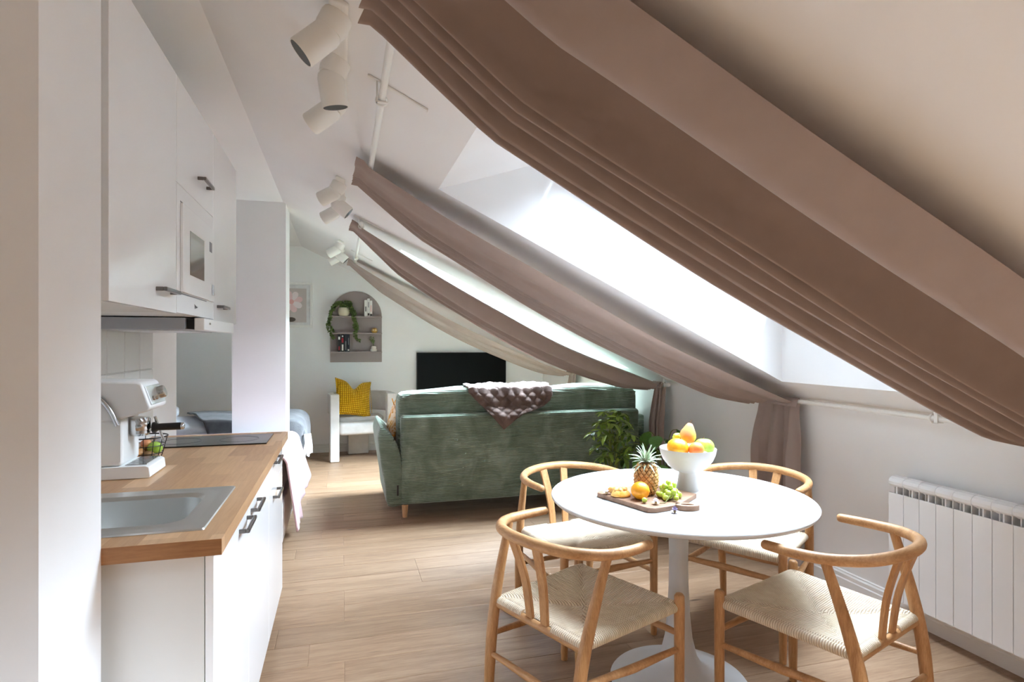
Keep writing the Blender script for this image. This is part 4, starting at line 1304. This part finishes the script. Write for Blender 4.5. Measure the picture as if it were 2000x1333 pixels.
# ================================================================== ON THE TABLE
TZ = .7505
bw = thing('fruit_bowl', 'white footed ceramic bowl of fruit on the table', 'bowl', (1.389, 2.184, TZ))
MB().lathe([(0, 0), (.046, 0), (.0465, .003), (.041, .04), (.0365, .072), (.037, .076), (.055, .082), (.080, .100), (.100, .125), (.111, .150), (.1155, .172), (.1150, .1745), (.1120, .1735), (.106, .150), (.094, .124), (.074, .104), (.040, .092), (0, .090)], 56).build('body', 'ceramic_white', bw, smooth=60)
def fruit_obj(name, label, mt, prof, loc, rot=(0, 0, 0), stem=None, grp='fruit in the white bowl', n=26):
    t = thing(name, label, 'fruit', loc, group=grp)
    t.rotation_euler = rot
    MB().lathe(prof, n).build('flesh', mt, t, smooth=180)
    if stem: MB().tube(stem, [.0022, .0016, .0022], 6).build('stem', 'stem_brown', t, smooth=60)
    return t
def sph(r, k=1.0, dim=.0):
    return [(max(0, r * math.cos(a)), r * k * math.sin(a) - dim * math.exp(-(math.cos(a) / .28) ** 2) * (1 if a > 0 else -.6)) for a in [-PI / 2 + PI * i / 18 for i in range(19)]]
bx0, by0, bz0 = 1.389, 2.184, TZ
fruit_obj('mango', 'yellow-orange round mango at the left of the bowl', 'mango_skin', sph(.045, .84), (bx0 - .060, by0 - .022, bz0 + .182), (R(10), R(8), 0), [(0, 0, .034), (.001, 0, .038), (.002, .001, .042)])
fruit_obj('peach', 'small red and orange peach in the middle of the bowl', 'peach_skin', sph(.031, 1.0, .004), (bx0 - .001, by0 - .064, bz0 + .178), (R(-20), R(10), 0))
fruit_obj('pear', 'blushing pear standing on top of the bowl fruit', 'pear_skin', [(0, -.036), (.018, -.034), (.031, -.022), (.035, -.006), (.032, .010), (.023, .026), (.016, .040), (.009, .049), (0, .051)], (bx0 + .012, by0 + .018, bz0 + .226), (R(4), R(10), 0), [(0, 0, .050), (.002, .001, .058), (.005, .001, .064)])
fruit_obj('apple', 'bright green apple at the right of the bowl', 'apple_green', sph(.042, .86, .012), (bx0 + .063, by0 - .022, bz0 + .180), (R(-14), R(6), 0), [(0, 0, .026), (.001, .001, .034), (.003, .002, .040)])
fruit_obj('plum', 'pale dusty plum at the front rim of the bowl', 'plum_pale', sph(.024, .9, .003), (bx0 + .022, by0 - .078, bz0 + .152))
fruit_obj('lemon', 'yellow lemon low at the back of the bowl', 'pear_skin', sph(.032, 1.15), (bx0 - .010, by0 + .052, bz0 + .158), (R(80), 0, R(30)))
gm = MB().ball((0, 0, 0), (.0105, .0105, .0125), 14, 10).mesh('grape', 'grape_skin', smooth=180)
def bunch(name, label, loc, centres, grp, stems):
    t = thing(name, label, 'grapes', loc, group=grp)
    rnd = random.Random(len(centres))
    for c in centres:
        s = rnd.uniform(.9, 1.12)
        inst('grape', gm, t, TRS(c, (rnd.uniform(0, 3), rnd.uniform(0, 3), 0), (s, s, s)))
    for q in stems: MB().tube(q, .0016, 6).build('stem', 'stem_green', t, smooth=60)
    return t
bunch('grape_bunch', 'few pale grapes with stalk in the bowl behind the mango', (bx0 - .03, by0 + .03, bz0 + .20),
      [(-.008, 0, .022), (.012, -.004, .016), (.024, .006, .014), (-.002, .014, .010), (.014, .018, .020), (.034, .002, .006)], 'grape bunches', [[(0, 0, .0), (.006, 0, .02), (.016, -.004, .044)]])

# serving board: trapezoid with a cut-out handle
bo = thing('serving_board', 'dark wooden serving board with handle under the fruit', 'board', (1.12, 2.06, TZ))
ol = [(.975, 2.178), (1.058, 1.924), (1.085, 1.912), (1.170, 1.928), (1.205, 1.945), (1.345, 2.052), (1.335, 2.080), (1.262, 2.245), (1.235, 2.262), (.99, 2.20)]
ol = [(x - 1.12, y - 2.06) for x, y in ol]
MB().prism(ol, 0, .018).build('plate', 'board_wood', bo, bevel=.003)
hc = Vector((1.222 - 1.12, 1.924 - 2.06, .009)); ax = Vector((.92, -.38, 0)); ay = Vector((.38, .92, 0))
b = MB(); nn = 28; rings_ = []
for rx, ry in ((.044, .026), (.024, .008)):
    for z in (.0, .018):
        rings_.append([tuple(Vector((hc.x, hc.y, z)) + ax * rx * math.cos(2 * PI * i / nn) + ay * ry * math.sin(2 * PI * i / nn)) for i in range(nn)])
for q in rings_: b.v += q
for i in range(nn):
    j = (i + 1) % nn
    for a_, c_ in ((0, 1), (1, 3), (3, 2), (2, 0)):
        b.f.append((a_ * nn + i, a_ * nn + j, c_ * nn + j, c_ * nn + i)); b.m.append(0)
b.build('handle', 'board_wood', bo, smooth=40)
BZ = TZ + .0185
# pineapple
pa = thing('pineapple', 'small pineapple with pale green crown on the board', 'pineapple', (1.150, 2.100, BZ))
def pr_r(z): return .044 * (math.sin(PI * min(.97, max(.06, .08 + z / .128 * .86))) ** .45)
MB().lathe([(0, 0)] + [(pr_r(i * .008) * .93, i * .008) for i in range(16)] + [(.018, .126), (0, .128)], 28).build('body', 'pine_skin', pa, smooth=180)
eye = MB()
eye.add([(-.0085, -.002, 0), (0, -.002, -.010), (.0085, -.002, 0), (0, -.002, .010), (-.004, -.006, -.001), (0, -.006, -.005), (.004, -.006, -.001), (0, -.0062, .003), (0, -.009, -.001)],
        [(0, 1, 5, 4), (1, 2, 6, 5), (2, 3, 7, 6), (3, 0, 4, 7), (4, 5, 8), (5, 6, 8), (6, 7, 8), (7, 4, 8)])
eye_me = eye.mesh('eye', 'pine_eye', fix=False)
for r_ in range(10):
    z = .009 + r_ * .0118; k = 13
    for i in range(k):
        a = 2 * PI * (i + .5 * (r_ % 2)) / k
        rr = pr_r(z) * .96; s = rr * 2 * PI / k / .0165
        inst('eye', eye_me, pa, Matrix.Translation((rr * math.sin(a), -rr * math.cos(a), z)) @ Matrix.Rotation(a, 4, 'Z') @ Matrix.Diagonal((s, 1, 1, 1)))
def blade(l, w_, curl):
    b = MB(); n = 6
    for i in range(n + 1):
        s = i / n; ww = w_ * (1 - s) ** .7 * (.8 + .6 * s * (1 - s)) / 2
        y = -curl * s * s * l; z = l * s * (1 - .25 * curl * s)
        b.v += [(-ww, y - .0012, z), (0, y + .0012, z), (ww, y - .0012, z)]
    for i in range(n):
        for j in range(2): b.f.append((i * 3 + j, i * 3 + j + 1, i * 3 + 4 + j, i * 3 + 3 + j)); b.m.append(0)
    return b.mesh('crown_leaf', 'pine_leaf', smooth=180, fix=False)
blades = [blade(.056, .016, .9), blade(.062, .017, .6), blade(.068, .016, .3)]
rnd = random.Random(12)
for ring, (k, z, tilt, bi) in enumerate(((11, .122, 58, 0), (11, .128, 42, 1), (10, .134, 28, 1), (7, .140, 14, 2), (4, .144, 4, 2))):
    for i in range(k):
        a = 2 * PI * (i + .5 * (ring % 2)) / k + rnd.uniform(-.1, .1)
        inst('crown_leaf', blades[bi], pa, Matrix.Translation((.008 * math.sin(a), -.008 * math.cos(a), z - .006)) @ Matrix.Rotation(a, 4, 'Z') @ Matrix.Rotation(R(tilt + rnd.uniform(-6, 6)), 4, 'X') @ Matrix.Scale(rnd.uniform(.8, 1.05), 4))
fruit_obj('orange', 'whole orange in front of the pineapple on the board', 'orange_skin', sph(.035, .95), (1.090, 2.036, BZ + .033), (R(15), 0, 0), None, 'fruit on the serving board')
md = thing('mandarin', 'half-peeled mandarin segments at the left of the board', 'fruit', (1.040, 2.108, BZ), group='fruit on the serving board')
for i in range(7):
    a = 2 * PI * i / 7
    sgm = MB().ball((0, 0, 0), (.016, .0095, .014), 12, 8)
    q = sgm.build('segment', 'segment', md, smooth=180)
    q.location = (.016 * math.cos(a), .016 * math.sin(a), .021); q.rotation_euler = (R(20), 0, a)
for i, (dx, dy, an, tz) in enumerate(((-.020, -.022, 200, .4), (.022, -.024, 320, .5), (.0, -.034, 265, .2))):
    def pl(u, v_, an=an):
        a = R(an) + (u - .5) * 1.7; r = .030 - .012 * v_
        return (r * math.cos(a), r * math.sin(a), .001 + .020 * v_ ** .7)
    q = MB().grid(pl, 8, 5).build('peel', 'peel', md, smooth=180, fix=False, solid=.003); q.location = (dx * .35, dy * .35, .0015)
for i, (dx, dy, dz) in enumerate(((.03, .028, .016), (-.022, .030, .016))):
    q = MB().ball((0, 0, 0), (.017, .010, .013), 12, 8).build('segment', 'segment', md, smooth=180); q.location = (dx, dy, dz); q.rotation_euler = (.2, .2, i * 2.0)
rnd = random.Random(21); cs = []
for lay, (k, z, rx, ry) in enumerate(((15, .0125, .062, .040), (12, .028, .050, .032), (7, .044, .034, .020), (2, .056, .012, .008))):
    tries = 0
    while k and tries < 400:
        tries += 1
        a = rnd.uniform(0, 2 * PI); q = rnd.random() ** .5
        u, v_ = rx * q * math.cos(a), ry * q * math.sin(a)
        p = Vector((u * .55 + v_ * .83, u * .83 - v_ * .55, z + rnd.uniform(-.002, .003)))
        if all((p - c).length > .0175 for c in cs): cs.append(p); k -= 1
bunch('grape_bunch', 'large bunch of green grapes on the serving board', (1.208, 2.024, BZ), [tuple(c) for c in cs], 'grape bunches', [[(.02, .05, .03), (.0, .0, .035), (-.03, -.05, .02)], [(-.03, -.05, .02), (-.06, -.07, .003), (-.08, -.065, .002)]])
lg_ = bunch('grape', 'single loose grape in front of the orange', (1.078, 1.982, BZ), [(0, 0, .011)], 'loose grapes', [[(.008, 0, .013), (.012, .001, .014), (.015, .002, .013)]])
def petal(l, w_):
    pts = [(-w_ * .3, 0), (w_ * .3, 0), (w_ * .5, l * .6), (w_ * .3, l * .95), (0, l), (-w_ * .3, l * .95), (-w_ * .5, l * .6)]
    return MB().add([(x, y, .15 * y + .04 * abs(x)) for x, y in pts], [tuple(range(7))]).mesh('petal', 'petal_white', fix=False)
pme = petal(.015, .009); pmp = pme.copy(); pmp.materials[0] = MATS['petal_purple']
for loc, lb, pm in (((.998, 2.140, BZ), 'white flower head at the left tip of the board', pme), ((1.110, 1.955, BZ), 'white flower head in front of the grapes', pme), ((1.152, 1.895, TZ), 'small purple flower lying on the table by the board handle', pmp)):
    t = thing('flower_head', lb, 'flower', loc, group='flower heads strewn by the board')
    MB().ball((0, 0, .007), (.005, .005, .007), 10, 6).build('heart', 'petal_heart', t, smooth=180)
    for r_, (k, tl, z) in enumerate(((9, 12, .003), (8, 38, .006), (6, 62, .009))):
        for i in range(k):
            a = 2 * PI * (i + .5 * (r_ % 2)) / k
            inst('petal', pm, t, Matrix.Translation((0, 0, z)) @ Matrix.Rotation(a, 4, 'Z') @ Matrix.Rotation(R(tl), 4, 'X'))

# ================================================================== PLANTS BEHIND THE TABLE
def leaf_mesh(name, l, w_, mt, fold=.25, droop=.25):
    b = MB(); n = 6
    for i in range(n + 1):
        s = i / n; ww = w_ / 2 * math.sin(PI * min(1, s * .96 + .02)) ** .75
        z = -droop * l * s * s
        b.v += [(-ww, l * s, z + fold * ww), (0, l * s, z), (ww, l * s, z + fold * ww)]
    for i in range(n):
        for j in range(2): b.f.append((i * 3 + j, i * 3 + j + 1, i * 3 + 4 + j, i * 3 + 3 + j)); b.m.append(0)
    return b.mesh(name, mt, smooth=180, fix=False)
def pot(parent, r, h, mt):
    MB().lathe([(0, 0), (r * .78, 0), (r * .8, .004), (r, h), (r * .94, h), (r * .90, h - .03), (0, h - .03)], 36).build('pot', mt, parent, smooth=40)
    MB().lathe([(0, h - .029), (r * .9, h - .029), (r * .9, h - .0295), (0, h - .0295)], 24).build('soil', 'stem_brown', parent)
p1 = thing('umbrella_plant', 'bushy umbrella plant with pale-edged leaves behind the table', 'plant', (1.925, 4.00, 0))
pot(p1, .13, .26, 'pot_white')
lm = [leaf_mesh('leaf', .085, .032, 'leaf_dark'), leaf_mesh('leaf', .105, .038, 'leaf_dark', .2, .4), leaf_mesh('leaf', .07, .028, 'leaf_dark', .3, .15)]
rnd = random.Random(31)
for sx, sy in ((-.015, 0), (.02, .015), (.005, -.02)):
    MB().tube(smooth_path([(sx, sy, .235), (sx * 1.5, sy * 1.5, .45), (sx * 2.5, sy * 2, .72)], 4), .007, 8).build('stem', 'stem_green', p1, smooth=60)
for w_i in range(38):
    a = w_i * 2.4 + rnd.uniform(-.2, .2); q = (w_i + .5) / 38
    rad = .175 * math.sin(PI * (.18 + .72 * q)) * rnd.uniform(.7, 1.05)
    hub = Vector((rad * math.cos(a), rad * math.sin(a) * .8, .50 + .36 * q + rnd.uniform(-.02, .02)))
    MB().tube([(rnd.uniform(-.02, .02), 0, hub.z - .10 - .05 * (1 - q)), hub * .55 + Vector((0, 0, hub.z * .45 - .02)), hub], .002, 5).build('leaf_stalk', 'stem_green', p1, smooth=60)
    for k in range(7):
        b_ = 2 * PI * k / 7 + a
        T = Matrix.Translation(hub) @ Matrix.Rotation(b_, 4, 'Z') @ Matrix.Rotation(R(rnd.uniform(-34, 14)), 4, 'X') @ Matrix.Rotation(rnd.uniform(-.4, .4), 4, 'Y') @ Matrix.Scale(rnd.uniform(.7, 1.0), 4)
        inst('leaf', lm[(w_i + k) % 3], p1, T)
p2 = thing('leafy_plant', 'broad-leaved green plant on the floor behind the fruit bowl', 'plant', (2.34, 4.03, 0))
pot(p2, .13, .24, 'pot_basket')
bl = [leaf_mesh('leaf', .20, .13, 'leaf_big', .2, .35), leaf_mesh('leaf', .16, .11, 'leaf_big', .25, .5)]
rnd = random.Random(8)
for i in range(22):
    a = i * 2.4; q = i / 21
    rad = .10 + .16 * rnd.random(); z = .34 + .36 * q
    if rad * math.cos(a) > .2: rad *= .7
    tip = Vector((rad * math.cos(a), rad * math.sin(a), z))
    MB().tube(smooth_path([(.02 * math.cos(a), .02 * math.sin(a), .21), tip * .5 + Vector((0, 0, z * .42)), tip], 4), .003, 6).build('leaf_stalk', 'stem_green', p2, smooth=60)
    inst('leaf', bl[i % 2], p2, Matrix.Translation(tip) @ Matrix.Rotation(a - PI / 2, 4, 'Z') @ Matrix.Rotation(R(rnd.uniform(-45, 5)), 4, 'X') @ Matrix.Scale(rnd.uniform(.7, 1.0), 4))
